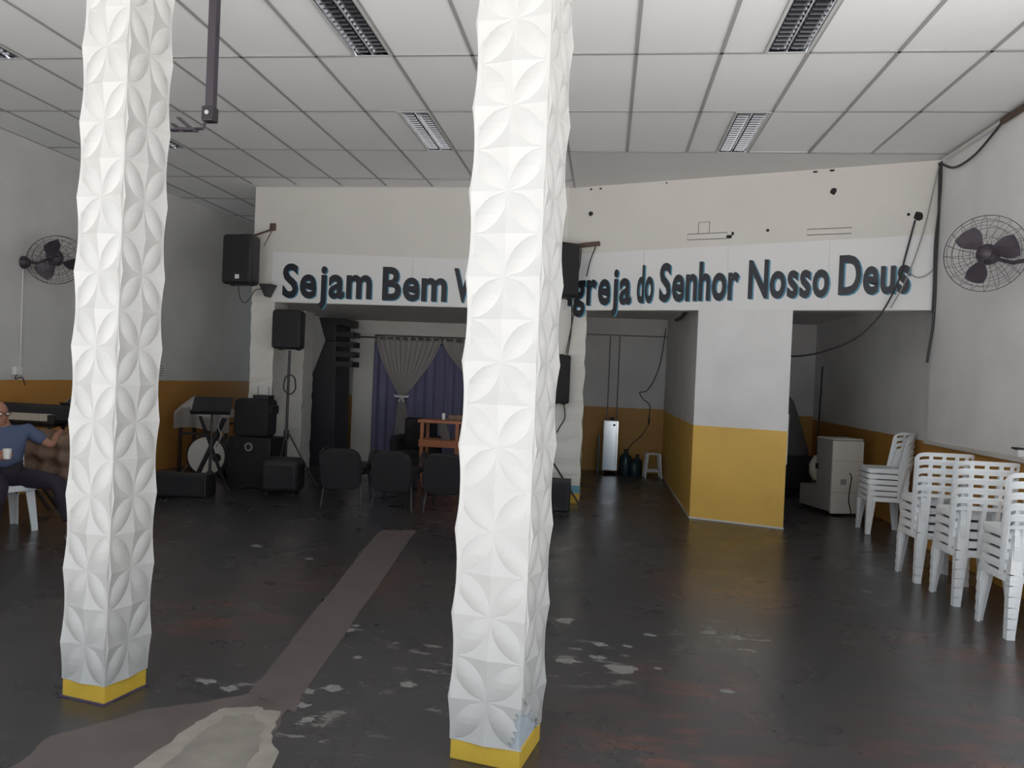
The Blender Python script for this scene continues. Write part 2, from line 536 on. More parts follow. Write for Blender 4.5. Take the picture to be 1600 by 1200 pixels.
# posts
def rough_post(lo, hi, seed, name, label):
    r = random.Random(seed)
    mb = MB()
    n = 26
    rings = []
    for i in range(n + 1):
        z = lo[2] + (hi[2] - lo[2]) * i / n
        j = lambda: r.uniform(-0.012, 0.012)
        rings.append([(lo[0] + j(), lo[1] + j(), z), (hi[0] + j(), lo[1] + j(), z), (hi[0] + j(), hi[1], z), (lo[0] + j(), hi[1], z)])
    vs = [v for q in rings for v in q]
    fs = [(3, 2, 1, 0), (4*n, 4*n+1, 4*n+2, 4*n+3)]
    for i in range(n):
        for k in range(4):
            fs.append((4*i + k, 4*i + (k+1) % 4, 4*i + 4 + (k+1) % 4, 4*i + 4 + k))
    o = mb.add(vs, fs).build(name, 'rough_plaster')
    return struct(o, label, 'pillar')
rough_post((-4.91, 10.19, 0), (-4.58, 10.62, HB), 1, 'pillar_left', 'rough white pillar under the left end of the sign')
rough_post((-5.07, 11.55, 0), (-4.69, 11.95, HB), 2, 'pillar_alcove', 'rough white pillar behind the speaker stand')
pm = rough_post((-0.64, 9.98, 0), (-0.28, 10.36, HB), 3, 'pillar_middle', 'rough white pillar behind the front tiled column')
MB().box((-0.647, 9.955, 0.13), (-0.275, 9.99, 0.225)).build('blue_band', 'blue_paint', pm)
MB().box((-0.647, 9.955, 0.0), (-0.275, 9.99, 0.128)).build('yellow_band', 'yellow', pm)
struct(MB().box((-0.80, 10.5, 0), (-0.66, 13.72, HB)).build('wall_alcove_right', 'plaster'), 'white side wall of the alcove', 'wall')
# partition block between the two passages
blk = [(1.06, 9.395), (2.065, 9.045), (2.09, 13.72), (1.03, 13.72)]
bo = struct(MB().prism(blk, 0.012, HB + 0.22).build('wall_partition', 'block'), 'wide white partition with a bright yellow lower half', 'wall')
struct(MB().prism([(1.052, 9.39), (2.07, 9.035), (2.096, 13.7), (1.022, 13.7)], 0, 0.018).build('baseboard_partition', 'plaster'), 'thin white line at the foot of the yellow partition', 'baseboard')

# ------------------------------------------------------------------ ceiling: slab, panels one by one, T-runners
CEIL = struct(MB().box((-6.9, FY, 4.22), (3.64, 14.0, 4.4)).build('ceiling', 'slab'), 'suspended ceiling of white panels in a grey grid', 'ceiling')
GX = [-2.378 + 0.625 * i for i in range(-7, 10)]
GX[0] = -6.64
GX[-1] = 3.38
GY = [5.873 + 1.25 * j for j in range(-3, 3)]          # ..., last = 8.373
GY[0] = FY
GYL = GY + [9.623, 10.873, 12.123, 13.373]
lights = [(-2.066, 4.623), (-2.066, 7.123), (1.059, 4.623), (1.059, 7.123), (-5.191, 4.623), (-5.191, 7.123)]
pan_cache = {}
def panel(x0, x1, y0, y1, clip=None):
    w, d = x1 - x0 - 0.012, y1 - y0 - 0.012
    key = (round(w, 3), round(d, 3))
    if key not in pan_cache:
        pan_cache[key] = MB().box((-w/2, -d/2, 0), (w/2, d/2, 0.016)).mesh('panel', 'panel', bevel=0.003, seg=1)
    o = link('panel', pan_cache[key], CEIL, ((x0 + x1) / 2, (y0 + y1) / 2, H + 0.006 + rnd.uniform(0, 0.002)))
    o.rotation_euler = (rnd.uniform(-.0012, .0012), rnd.uniform(-.002, .002), 0)
    return o
def has_light(x0, x1, y0):
    for lx, ly in lights:
        if x0 - 0.01 < lx < x1 and abs(ly - y0) < 0.01:
            return lx
    return None
for i in range(len(GX) - 1):
    x0, x1 = GX[i], GX[i + 1]
    ys = GY
    if x1 < -0.4:
        ys = GYL
    for j in range(len(ys) - 1):
        y0, y1 = ys[j], ys[j + 1]
        xx0 = x0
        if y1 > 10.2:
            if x0 > -4.9:
                if y0 < 10.17:
                    y1 = 10.17 - 0.19 * max(0, (x1 + 4.91) / 4.34)
                else:
                    continue
            elif x1 > -4.9 and y0 > 10.1:
                x1c = -4.92
                panel(x0, x1c, y0, y1)
                continue
        lx = has_light(x0, x1, y0)
        if lx is not None:
            panel(x0, lx, y0, y1)
            continue
        o = panel(x0, x1, y0, y1)
        if abs(x0 - 1.372) < .01 and abs(y0 - 7.123) < .01:     # the one panel that sags behind its neighbours
            o.rotation_euler = (0.012, -0.006, 0)
def runner(a, b, w=0.026):
    return MB().beam((*a, H + 0.002), (*b, H + 0.002), w, 0.006).build('grid_runner', 'runner', CEIL)
for i, x in enumerate(GX):
    runner((x, FY), (x, 8.373 if x > -0.5 else (9.98 if x > -4.9 else 13.6)))
for lx, ly in lights:
    runner((lx, ly), (lx, ly + 1.25), 0.018)
for y in GY[1:]:
    runner((-6.64, y), (3.38, y))
runner((-6.64, 9.623), (-0.503, 9.623))
for y in (10.873, 12.123, 13.373):
    runner((-6.5, y), (-4.92, y))
struct(MB().prism([(-0.503, 8.373), (3.54, 8.373), (3.54, 8.53), (-0.57, 9.99), (-0.503, 9.6)], H, H + 0.05).build('ceiling_soffit', 'soffit'), 'smooth plaster wedge between the panels and the slanted beam', 'ceiling')

# ceiling lights
def ceiling_light():
    t = thing('ceiling_light', 'x', 'light')
    w, d = 0.30, 1.24
    b = MB()
    b.box((0.0, 0.0, 0.08), (w, d, 0.086)).box((0, 0, 0.0), (0.008, d, 0.08)).box((w - .008, 0, 0), (w, d, 0.08)).box((.008, 0, 0), (w - .008, .008, .08)).box((.008, d - .008, 0), (w - .008, d, .08))
    b.build('housing', 'alu', t)
    fr = MB()
    fr.box((-0.008, -0.004, -0.006), (0.014, d + .004, 0.0)).box((w - .014, -0.004, -.006), (w + .008, d + .004, 0)).box((.014, -0.004, -.006), (w - .014, .014, 0)).box((.014, d - .014, -.006), (w - .014, d + .004, 0))
    fr.build('frame', 'alu_frame', t)
    # parabolic side and centre reflectors
    for x0, x1 in ((0.009, 0.04), (0.128, 0.15), (0.15, 0.172), (0.26, 0.291)):
        s = MB()
        left = x0 < 0.02 or abs(x0 - 0.15) < 0.001
        def fn(u, v, x0=x0, x1=x1, left=left):
            k = u
            z = 0.002 + 0.066 * (k if not left else 1 - k) ** 0.6
            z = 0.002 + 0.066 * ((1 - k) ** 1.6 if not left else k ** 1.6)
            x = x0 + (x1 - x0) * k
            return (x, 0.01 + v * (d - .02), z)
        s.grid(6, 1, fn)
        s.build('reflector', 'alu', t, smooth=True)
    for cx in (0.085, 0.215):
        MB().tube([(cx, .03, .055), (cx, d - .03, .055)], 0.013, 10).build('tube', 'tube', t, smooth=True)
    n = 19
    for k in range(1, n):
        y = d * k / n
        for x0, x1 in ((0.03, 0.132), (0.168, 0.27)):
            MB().add([(x0, y - .009, .042), (x1, y - .009, .042), (x1, y, .001), (x0, y, .001), (x1, y + .009, .042), (x0, y + .009, .042)],
                   [(0, 1, 2, 3), (3, 2, 4, 5)]).build('louvre', 'louvre', t)
    return t
lp = ceiling_light()
llab = ['mirrored louvre ceiling light nearest the hanging pole', 'far mirrored louvre ceiling light left of the front column',
        'near mirrored louvre ceiling light at the upper right', 'far mirrored louvre ceiling light above the slanted sign',
        'mirrored ceiling light at the upper left corner', 'mirrored ceiling light half hidden behind the left column']
for k, (lx, ly) in enumerate(lights):
    o = lp if k == 0 else copy_tree(lp)
    o.location = (lx, ly + 0.005, H)
    tag(o, llab[k], 'light', 'mirrored louvre ceiling lights')

# ------------------------------------------------------------------ floor repairs
def blob(pts, z0, z1, jit, seed, sub=5):
    r = random.Random(seed)
    out = []
    n = len(pts)
    for i in range(n):
        a, b = Vector((*pts[i], 0)), Vector((*pts[(i + 1) % n], 0))
        for k in range(sub):
            p = a.lerp(b, k / sub)
            out.append((p.x + r.uniform(-jit, jit), p.y + r.uniform(-jit, jit)))
    return MB().prism(out, z0, z1)
blob([(-1.66, 3.58), (-1.36, 3.42), (-1.40, 3.58), (-1.80, 7.3), (-1.83, 7.6), (-2.16, 7.55), (-2.15, 7.23)], -0.01, 0.0025, 0.006, 3, 8).build('screed_strip', 'strip', FLOOR)
blob([(-2.20, 2.55), (-1.2, 2.3), (-1.3, 2.9), (-1.42, 3.45), (-1.64, 3.56), (-2.02, 3.30), (-2.25, 2.98)], -0.01, 0.0035, 0.012, 4, 6).build('screed_path', 'strip', FLOOR)
blob([(-1.78, 2.7), (-1.5, 2.3), (-1.20, 2.5), (-1.26, 3.0), (-1.37, 3.2), (-1.43, 3.40), (-1.56, 3.43), (-1.70, 3.37), (-1.74, 3.20)], -0.01, 0.0050, 0.012, 5, 6).build('cement_patch', 'patch_rim', FLOOR)
blob([(-1.66, 2.75), (-1.45, 2.4), (-1.31, 2.6), (-1.36, 3.0), (-1.43, 3.25), (-1.54, 3.36), (-1.64, 3.30), (-1.67, 3.15)], -0.01, 0.0062, 0.014, 6, 6).build('cement_patch', 'patch', FLOOR)
chips = [(-1.50, 4.56, .05), (-1.48, 4.66, .03), (-1.40, 3.66, .05), (-1.30, 3.72, .06), (-1.93, 3.66, .05), (-1.78, 3.6, .05), (-1.36, 3.5, .04), (-1.28, 3.36, .04), (-0.21, 5.09, .09), (0.17, 4.33, .10),
         (-0.15, 4.37, .08), (0.03, 4.69, .05), (0.20, 4.70, .03), (0.74, 5.10, .06), (0.90, 5.05, .06), (0.71, 4.14, .04), (0.02, 4.47, .05), (0.36, 4.38, .03), (0.35, 4.95, .04), (-3.01, 6.51, .06),
         (-2.4, 6.2, .04), (-1.30, 4.15, .03), (-0.93, 3.85, .05), (1.5, 3.95, .012), (1.72, 4.1, .012), (1.95, 3.35, .012)]
for k, (x, y, r) in enumerate(chips):
    rr = random.Random(100 + k)
    pts = []
    for q in range(11):
        a = 2 * PI * q / 11
        s = r * rr.uniform(0.45, 1.1)
        pts.append((x + s * math.cos(a) * 1.1, y + s * math.sin(a) * 0.8))
    blob(pts, -0.01, 0.0014, r * 0.10, 200 + k, 2).build('paint_chip', 'chip', FLOOR)

# ------------------------------------------------------------------ tiled columns
TH = 0.349
def relief(u, v):
    """u,v in -1..1 on one tile: four petals to the corners, raised star points at the edge middles"""
    a, b = min(1, abs(u)), min(1, abs(v))
    d1 = math.hypot(a - 1, b)      # circle round (1,0)
    d2 = math.hypot(a, b - 1)
    if d1 <= 1.0 + 1e-9 and d2 <= 1.0 + 1e-9:        # petal
        return 0.125 * (1 - d1) * (1 - d2)
    if d1 > 1:                     # beside the v axis: star round (0,1)
        return 0.040 * (d1 - 1) * (0.4 + 0.6 * b)
    return 0.040 * (d2 - 1) * (0.4 + 0.6 * a)
def tile_mesh(w, h, vmax=1.0, chip=None):
    """grid lines follow the petal arcs, so the creases are sharp"""
    ks = [0.0, 0.12, 0.26, 0.40, 0.55, 0.70, 0.83, 0.93, 1.0]
    vs_ = sorted({-k for k in ks} | set(ks))
    lim = 2 * vmax - 1
    vs_ = [v for v in vs_ if v < lim - 0.02] + [lim] if vmax < 1 else vs_
    def row(v):
        b = min(1.0, abs(v))
        ua = 1 - math.sqrt(max(0, 1 - b * b))
        ub = math.sqrt(max(0, 1 - (1 - b) ** 2))
        half = [ua * k / 3 for k in range(3)] + [ua + (ub - ua) * k / 6 for k in range(6)] + [ub + (1 - ub) * k / 3 for k in range(4)]
        return [-x for x in half[:0:-1]] + half
    R_ = [row(v) for v in vs_]
    n, ny = len(R_[0]) - 1, len(vs_) - 1
    vs = [(u * w / 2, -relief(u, v) - 0.008, (v + 1) / 2 * h) for v, us in zip(vs_, R_) for u in us]
    W_ = n + 1
    N = len(vs)
    vs += [(x, 0.012, z) for (x, y, z) in vs]
    def keep(i, j):
        if not chip:
            return True
        q = [vs[k] for k in (j*W_+i, j*W_+i+1, (j+1)*W_+i+1, (j+1)*W_+i)]
        return not chip(sum(p[0] for p in q) / 4 / w + 0.5, sum(p[2] for p in q) / 4 / h)
    mb = MB()
    fs = []
    for j in range(ny):
        for i in range(n):
            if keep(i, j):
                q = (j*W_+i, j*W_+i+1, (j+1)*W_+i+1, (j+1)*W_+i)
                fs.append(q)
                for (di, dj, e) in ((0, -1, (0, 1)), (1, 0, (1, 2)), (0, 1, (2, 3)), (-1, 0, (3, 0))):
                    ii, jj = i + di, j + dj
                    if ii < 0 or jj < 0 or ii >= n or jj >= ny or not keep(ii, jj):
                        a, b = q[e[0]], q[e[1]]
                        fs.append((b, a, a + N, b + N))
    used = sorted({i for f in fs for i in f})
    re = {k: q for q, k in enumerate(used)}
    bm = bmesh.new()
    vv = [bm.verts.new(vs[k]) for k in used]
    for f in fs:
        try:
            bm.faces.new([vv[re[i]] for i in f])
        except ValueError:
            pass
    bmesh.ops.remove_doubles(bm, verts=bm.verts, dist=0.0003)
    bmesh.ops.recalc_face_normals(bm, faces=bm.faces)
    for f in bm.faces:
        f.smooth = True
    for e in bm.edges:
        if len(e.link_faces) != 2 or e.calc_face_angle(0) > 0.085:
            e.smooth = False
    me = bpy.data.meshes.new('tile')
    bm.to_mesh(me)
    bm.free()
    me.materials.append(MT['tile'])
    return me
def column(label, corner, s, th, z0, chipped=False, tilt=0.0):
    u = Vector((-math.cos(th), -math.sin(th), 0))
    v = Vector((-math.sin(th), math.cos(th), 0))
    c = Vector((*corner, 0)) + (u + v) * (s / 2)
    t = thing('tiled_column', label, 'column', (c.x, c.y, 0), th, 'white tiled columns')
    t.rotation_euler = (0, tilt, th)
    k = s / 2 - 0.012
    MB().box((-k, -k, 0.0), (k, k, H - 0.004)).build('core', 'core', t)
    p = s / 2 - 0.006
    MB().box((-p, -p, 0.0), (p, p, z0 - 0.002)).build('plinth', 'yellow', t, bevel=0.004)
    q = s / 2 + 0.004
    if not chipped:
        MB().box((-q, -q, 0.0), (q, q, 0.006)).build('floor_line', 'violet', t)
    full = tile_mesh(s - 0.004, TH)
    n = int((H - 0.006 - z0) / TH)
    rest = (H - 0.006 - z0) - n * TH
    cut = tile_mesh(s - 0.004, TH, rest / TH - 0.01)
    for f in range(4):
        rz = f * PI / 2
        off = Vector((math.sin(rz), -math.cos(rz), 0)) * (s / 2 - 0.012)
        for r in range(n + 1):
            me = full if r < n else cut
            if chipped and r == 0 and f == 0:
                me = tile_mesh(s - 0.004, TH, chip=lambda a, b: a > 0.84 + 0.25 * b and b < 0.55)
            if chipped and r == 0 and f == 1:
                me = tile_mesh(s - 0.004, TH, chip=lambda a, b: b < 0.62 - 0.75 * a + 0.04 * math.sin(a * 19))
            link('tile', me, t, (off.x, off.y, z0 + r * TH), (0, 0, rz))
    return t
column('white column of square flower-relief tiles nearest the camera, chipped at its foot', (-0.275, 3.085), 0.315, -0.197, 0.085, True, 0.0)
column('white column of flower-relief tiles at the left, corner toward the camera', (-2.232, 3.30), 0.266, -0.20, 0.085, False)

# ------------------------------------------------------------------ sign
def on_left(x, off=0.0):
    k = (x - A0[0]) / (A1[0] - A0[0])
    return Vector((x, A0[1] + (A1[1] - A0[1]) * k - off, 0))
def on_right(x, off=0.0):
    k = (x - A1[0]) / (A2[0] - A1[0])
    return Vector((x - nx * off, A1[1] + (A2[1] - A1[1]) * k - ny * off, 0))
sign = thing('welcome_sign', 'long white sign with bold black Portuguese welcome lettering across the beam', 'sign', (0, 0, 0))
def banner_piece(fn, xa, xb, za, zb, zta, ztb):
    a, b, c, d = fn(xa, .006), fn(xb, .006), fn(xb, .001), fn(xa, .001)
    mb = MB()
    vs = [(a.x, a.y, za), (b.x, b.y, zb), (c.x, c.y, zb), (d.x, d.y, za), (a.x, a.y, zta), (b.x, b.y, ztb), (c.x, c.y, ztb), (d.x, d.y, zta)]
    mb.add(vs, [(0,3,2,1),(4,5,6,7),(0,1,5,4),(1,2,6,5),(2,3,7,6),(3,0,4,7)])
    mb.build('banner_sheet', 'banner', sign)
banner_piece(on_left, -4.62, -2.62, 2.49, 2.485, 3.17, 3.13)
banner_piece(on_left, -2.615, -0.60, 2.485, 2.485, 3.13, 3.10)
for xa, xb in ((-0.55, 0.40), (0.405, 1.36), (1.365, 2.40), (2.405, 3.42)):
    f = lambda x: 3.20 + 0.02 * (x + 0.55)
    banner_piece(on_right, xa, xb, 2.485, 2.485, f(xa), f(xb))
glyphs = {}
def glyph(ch):
    if ch not in glyphs:
        cu = bpy.data.curves.new('glyph', 'FONT')
        cu.body = ch
        cu.size = 1.0
        cu.offset = 0.030
        cu.extrude = 0.004
        cu.resolution_u = 4
        o = bpy.data.objects.new('glyph', cu)
        COL.objects.link(o)
        bpy.context.view_layer.update()
        me = bpy.data.meshes.new_from_object(o.evaluated_get(bpy.context.evaluated_depsgraph_get()))
        bpy.data.objects.remove(o, do_unlink=True)
        bpy.data.curves.remove(cu)
        xs = [v.co.x for v in me.vertices]
        glyphs[ch] = (me, min(xs), max(xs))
    return glyphs[ch]
capm = glyph('N')[0]
CAP = max(v.co.y for v in capm.vertices)
def word(text, fn, xa, xb, base_a, base_b, cap, normal):
    gap = 0.055
    tot = sum(glyph(c)[2] - glyph(c)[1] for c in text) + gap * (len(text) - 1)
    pa, pb = fn(xa), fn(xb)
    span = (pb - pa).length
    along = (pb - pa).normalized()
    sx = span / tot
    sy = cap / CAP
    s = 0.0
    slope = (base_b - base_a) / span
    for c in text:
        me, lo, hi = glyph(c)
        for nm, mt, dx_, off, dz in (('letter', 'letter', 0.0, 0.012, 0.0), ('letter_shadow', 'letter_blue', 0.017, 0.0075, -0.010)):
            m2 = me.copy()
            m2.materials.clear()
            m2.materials.append(MT[mt])
            for v in m2.vertices:
                l = s * sx + (v.co.x - lo) * sx + dx_
                z = base_a + slope * l + v.co.y * sy + dz
                q = pa + along * l - normal * (off + (0.004 - v.co.z) * -0.5)
                v.co = (q.x, q.y, z)
            o = link(nm, m2, sign if nm == 'letter' else last)
            last = o
        s += hi - lo + gap
NL = Vector((A0[1] - A1[1], A1[0] - A0[0], 0)).normalized()
NR = Vector((nx, ny, 0))
word('Sejam', on_left, -4.46, -3.18, 2.565, 2.575, 0.445, NL)
word('Bem', on_left, -3.03, -2.14, 2.565, 2.565, 0.43, NL)
word('Vindos', on_left, -2.05, -0.98, 2.565, 2.56, 0.43, NL)
word('a', on_left, -0.86, -0.66, 2.56, 2.56, 0.43, NL)
word('Igreja', on_right, -0.53, 0.265, 2.555, 2.575, 0.45, NR)
word('do', on_right, 0.235 + 0.1, 0.51 + 0.02, 2.585, 2.59, 0.45, NR)
word('Senhor', on_right, 0.60, 1.49, 2.60, 2.62, 0.45, NR)
word('Nosso', on_right, 1.59, 2.41, 2.63, 2.645, 0.43, NR)
word('Deus', on_right, 2.50, 3.16, 2.665, 2.68, 0.42, NR)

# knocked-out holes and scars in the slanted beam wall
HR = bpy.data.objects['wall_header_right']
def on_wall_blob(x, z, w, h, seed, m='hole', name='plaster_hole', depth=0.004):
    r = random.Random(seed)
    n = 9
    mb = MB()
    vs = []
    for d in (depth, -0.004):
        r2 = random.Random(seed)
        for k in range(n):
            a = 2 * PI * k / n
            s = r2.uniform(0.7, 1.1)
            p = on_right(x + math.cos(a) * w * s * ux, d)
            vs.append((p.x, p.y, z + math.sin(a) * h * s))
    mb.add(vs, [tuple(range(n)), tuple(reversed(range(n, 2 * n)))] + [(k, (k + 1) % n, (k + 1) % n + n, k + n) for k in range(n)])
    return mb.build(name, m, HR)
for k, (x, z, w, h) in enumerate(((-0.28, 3.71, .032, .038), (2.41, 3.80, .04, .042), (2.22, 4.03, .032, .012), (2.39, 4.03, .032, .012), (-0.29, 4.02, .02, .012), (-0.17, 4.02, .02, .012),
                                  (3.21, 3.48, .05, .055), (3.12, 3.50, .02, .018), (1.36, 3.345, .04, .022), (1.40, 3.38, .02, .025), (1.77, 3.40, .02, .02), (0.63, 4.03, .014, .01))):
    on_wall_blob(x, z, w, h, 300 + k)
def scar(x0, x1, z0, z1, k):
    pts = [(x0, z0), (x1, z0), (x1, z1), (x0, z1)]
    P = []
    for x, z in pts:
        p = on_right(x, 0.002)
        P.append((p.x, p.y, z))
    MB().tube(P, 0.006, 5, closed=True).build('plaster_scar', 'grey_cable', HR)
scar(0.90, 1.34, 3.325, 3.395, 0)
scar(1.02, 1.14, 3.395, 3.53, 1)
scar(2.17, 2.60, 3.325, 3.39, 2)

# ------------------------------------------------------------------ plastic chairs
def chair_meshes():
    d = {}
    # seat with a down-turned apron
    mb = MB()
    def outline(k, yo=0):
        pts = []
        w, dd, r = 0.205 * k, 0.20 * k, 0.06
        for cx, cy, a0 in ((w - r, dd - r, 0), (-w + r, dd - r, 90), (-w + r, -dd + r, 180), (w - r, -dd + r, 270)):
            for q in range(5):
                a = math.radians(a0 + q * 22.5)
                pts.append((cx + r * math.cos(a), cy + r * math.sin(a) + 0.01))
        return pts
    rings = [(0.90, 0.418), (0.96, 0.424), (1.0, 0.420), (1.02, 0.408), (1.03, 0.372), (1.01, 0.370), (0.99, 0.402), (0.90, 0.408)]
    vs, n = [], 20
    for k, z in rings:
        vs += [(x, y, z) for x, y in outline(k)]
    fs = []
    for i in range(len(rings) - 1):
        for j in range(n):
            fs.append((i*n + j, i*n + (j+1) % n, (i+1)*n + (j+1) % n, (i+1)*n + j))
    fs += [tuple(range(n)), tuple(reversed(range((len(rings)-1)*n, len(rings)*n)))]
    mb.add(vs, fs)
    d['seat'] = mb.mesh('seat', 'white_plastic', smooth=True)
    # backrest: elliptical shell leaning back
    def bp(a, z, out=0.0):
        k = (z - 0.42) / 0.40
        lean = -0.075 * k
        rx, ry = 0.207 + 0.018 * k + out, 0.145 + out
        return Vector((rx * math.sin(a), -0.075 - ry * math.cos(a) + lean, z))
    def strip(mb, a0, a1, zf0, zf1, th=0.012, n=16):
        vs = []
        for i in range(n + 1):
            a = a0 + (a1 - a0) * i / n
            z0, z1 = zf0(a), zf1(a)
            vs += [bp(a, z0, th), bp(a, z1, th), bp(a, z1, 0), bp(a, z0, 0)]
        fs = [(3, 2, 1, 0), (4*n, 4*n+1, 4*n+2, 4*n+3)]
        for i in range(n):
            for k in range(4):
                fs.append((4*i+k, 4*i+(k+1) % 4, 4*i+4+(k+1) % 4, 4*i+4+k))
        mb.add(vs, fs)
    AE = 1.42
    top = lambda a: 0.828 - 0.055 * (abs(a) / AE) ** 7 - 0.010 * (a / AE) ** 2
    mb = MB()
    strip(mb, -AE, AE, lambda a: top(a) - 0.033, top, 0.016, 26)                # rim
    strip(mb, -AE, AE, lambda a: top(a) - 0.086, lambda a: top(a) - 0.058, 0.012, 26)   # lower band
    for a in (-0.66, -0.22, 0.22, 0.66):                                       # stubs between the slots
        strip(mb, a - 0.065, a + 0.065, lambda q: top(q) - 0.062, lambda q: top(q) - 0.030, 0.012, 3)
    for s in (-1, 1):                                                          # side frame down to the seat
        e = []
        strip(mb, s * (AE - 0.24) if s < 0 else AE - 0.24, s * AE if s < 0 else AE, lambda a: 0.40, lambda a: top(a) - 0.02, 0.014, 5)
    d['backrest'] = mb.mesh('backrest', 'white_plastic', smooth=True)
    for q, a in enumerate((-0.66, -0.22, 0.22, 0.66)):
        mb = MB()
        strip(mb, a - 0.07, a + 0.07, lambda z: 0.405, lambda z: top(z) - 0.07, 0.009, 3)
        d['slat%d' % q] = mb.mesh('slat', 'white_plastic')
    # legs: angle section, tapering and splayed
    for q, (sx, sy) in enumerate(((-1, -1), (1, -1), (1, 1), (-1, 1))):
        mb = MB()
        topz = 0.415 if sy > 0 else 0.62
        bx, by = sx * 0.215, (0.215 if sy > 0 else -0.235)
        tx, ty = sx * 0.185, (0.185 if sy > 0 else -0.200)
        wt, wb, th = 0.075, 0.052, 0.016
        vs = []
        for (x, y, z, w) in ((bx, by, 0.0, wb), (bx * .97 + tx * .03, by * .97 + ty * .03, 0.03, wb), (tx, ty, 0.40, wt), (tx * 1.03, ty - (0.03 if sy < 0 else 0), topz, wt * (0.9 if sy > 0 else 0.55))):
            for (a, b) in ((0, 0), (w, 0), (w, th), (th, th), (th, w), (0, w)):
                vs.append((x - sx * a, y - sy * b, z))
        fs = [(5, 4, 3, 2, 1, 0), tuple(range(18, 24))]
        for i in range(3):
            for k in range(6):
                fs.append((6*i+k, 6*i+(k+1) % 6, 6*i+6+(k+1) % 6, 6*i+6+k))
        mb.add(vs, fs)
        # moulded rings near the foot
        for z in (0.07, 0.105, 0.14):
            x = bx + (tx - bx) * z / 0.40
            y = by + (ty - by) * z / 0.40
            w = 0.054
            lo = (min(x + sx*.002, x - sx * w), min(y + sy*.002, y - sy * w), z - 0.003)
            hi = (max(x + sx*.002, x - sx * w), max(y + sy*.002, y - sy * w), z + 0.003)
            mb.box((min(x + sx*.003, x - sx*w), min(y + sy*.003, y - sy*.018), z - .003), (max(x + sx*.003, x - sx*w), max(y + sy*.003, y - sy*.018), z + .003))
            mb.box((min(x + sx*.003, x - sx*.018), min(y + sy*.003, y - sy*w), z - .003), (max(x + sx*.003, x - sx*.018), max(y + sy*.003, y - sy*w), z + .003))
        d['leg%d' % q] = mb.mesh('leg', 'white_plastic')
    return d
CH = chair_meshes()
def plastic_chair(loc, rz, label, group):
    t = thing('plastic_chair', label, 'chair', loc, rz, group)
    for k, me in CH.items():
        link(k.rstrip('0123456789'), me, t)
    return t
order = ['bottom', 'second from bottom', 'middle', 'fourth from bottom', 'top']
def stack(x, y, rz, n, pitch, where, dxy=(0, 0)):
    names = order if n == 5 else ['bottom', 'second from bottom', 'third from bottom', 'fourth from bottom', 'fifth from bottom', 'top']
    for k in range(n):
        plastic_chair((x + dxy[0] * k, y + dxy[1] * k, pitch * k), rz, 'white plastic chair, %s of the stack %s' % (names[k], where), 'stacked white plastic chairs')
stack(2.91, 5.67, 0.0, 5, 0.072, 'nearest the camera at the right edge')
stack(2.90, 6.43, 0.0, 5, 0.072, 'second nearest along the right wall')
stack(2.87, 7.09, 0.0, 5, 0.072, 'third along the right wall')
stack(3.19, 9.27, PI / 2 - 0.05, 6, 0.064, 'beside the cream appliance')

# ------------------------------------------------------------------ wall fans
def wall_fan(label, center, axis, wall_pt, wall_n, R=0.30, spin=0.0):
    c = Vector(center)
    m = frame(c, axis)
    t = thing('wall_fan', label, 'fan', center, 0, 'black wall fans')
    loc = lambda p: tuple((m @ Vector(p)) - c)
    ml = m.copy(); ml.translation = (0, 0, 0)
    MB().lathe([(0.02, -0.17), (0.07, -0.16), (0.085, -0.12), (0.085, -0.05), (0.06, -0.02), (0.02, -0.01)], 20, ml).build('motor', 'purple_metal', t, smooth=True)
    MB().lathe([(0.05, -0.01), (0.055, 0.0), (0.055, 0.04), (0.03, 0.055), (0.005, 0.058)], 20, ml).build('hub', 'purple_metal', t, smooth=True)
    for k in range(3):
        a0 = spin + 2 * PI * k / 3
        mb = MB()
        def fn(u, v, a0=a0):
            r = 0.045 + 0.20 * v
            half = 0.30 + 0.32 * math.sin(min(1, v * 1.15) * PI * 0.62) - 0.25 * v * v
            a = a0 + (u - 0.5) * 2 * half
            zz = 0.015 + (u - 0.5) * 0.075
            p = ml @ Vector((r * math.cos(a), r * math.sin(a), zz))
            return p
        off = ml.to_3x3() @ Vector((0, 0, 0.004))
        mb.grid(8, 8, fn, thick=off).build('blade', 'purple_metal', t, smooth=True)
    for side, nm in ((1, 'front_guard'), (-1, 'rear_guard')):
        mb = MB()
        prof = [(0.06, 0.10), (0.14, 0.098), (0.22, 0.085), (0.27, 0.06), (R, 0.0)]
        for r, z in prof:
            ring = [loc((r * math.cos(2*PI*j/36), r * math.sin(2*PI*j/36), side * z + 0.005)) for j in range(36)]
            mb.tube(ring, 0.0022 if r < R else 0.0036, 4, closed=True)
        for j in range(20):
            a = 2 * PI * j / 20
            sw = 0.25
            pts = [loc((r * math.cos(a + sw * (R - r) / R), r * math.sin(a + sw * (R - r) / R), side * z + 0.005)) for r, z in prof]
            mb.tube(pts, 0.0016, 4)
        mb.build(nm, 'purple_metal', t)
    wp, wn_ = Vector(wall_pt) - c, Vector(wall_n)
    back = Vector(loc((0, 0, -0.13)))
    MB().tube([back + Vector((0, 0, -0.02)), back.lerp(wp, 0.5) + Vector((0, 0, -0.05)), wp], 0.017, 10).build('arm', 'purple_metal', t, smooth=True)
    MB().lathe([(0.075, 0.0), (0.07, 0.02), (0.03, 0.07), (0.02, 0.09)], 18, frame(wp, wn_)).build('wall_mount', 'purple_metal', t, smooth=True)
    return t
wall_fan('black wall fan with round wire guard high on the right wall', (3.04, 6.75, 2.77), (-0.62, -0.78, -0.05), (3.375, 6.62, 2.72), (-1, 0, 0), 0.31, 2.3)
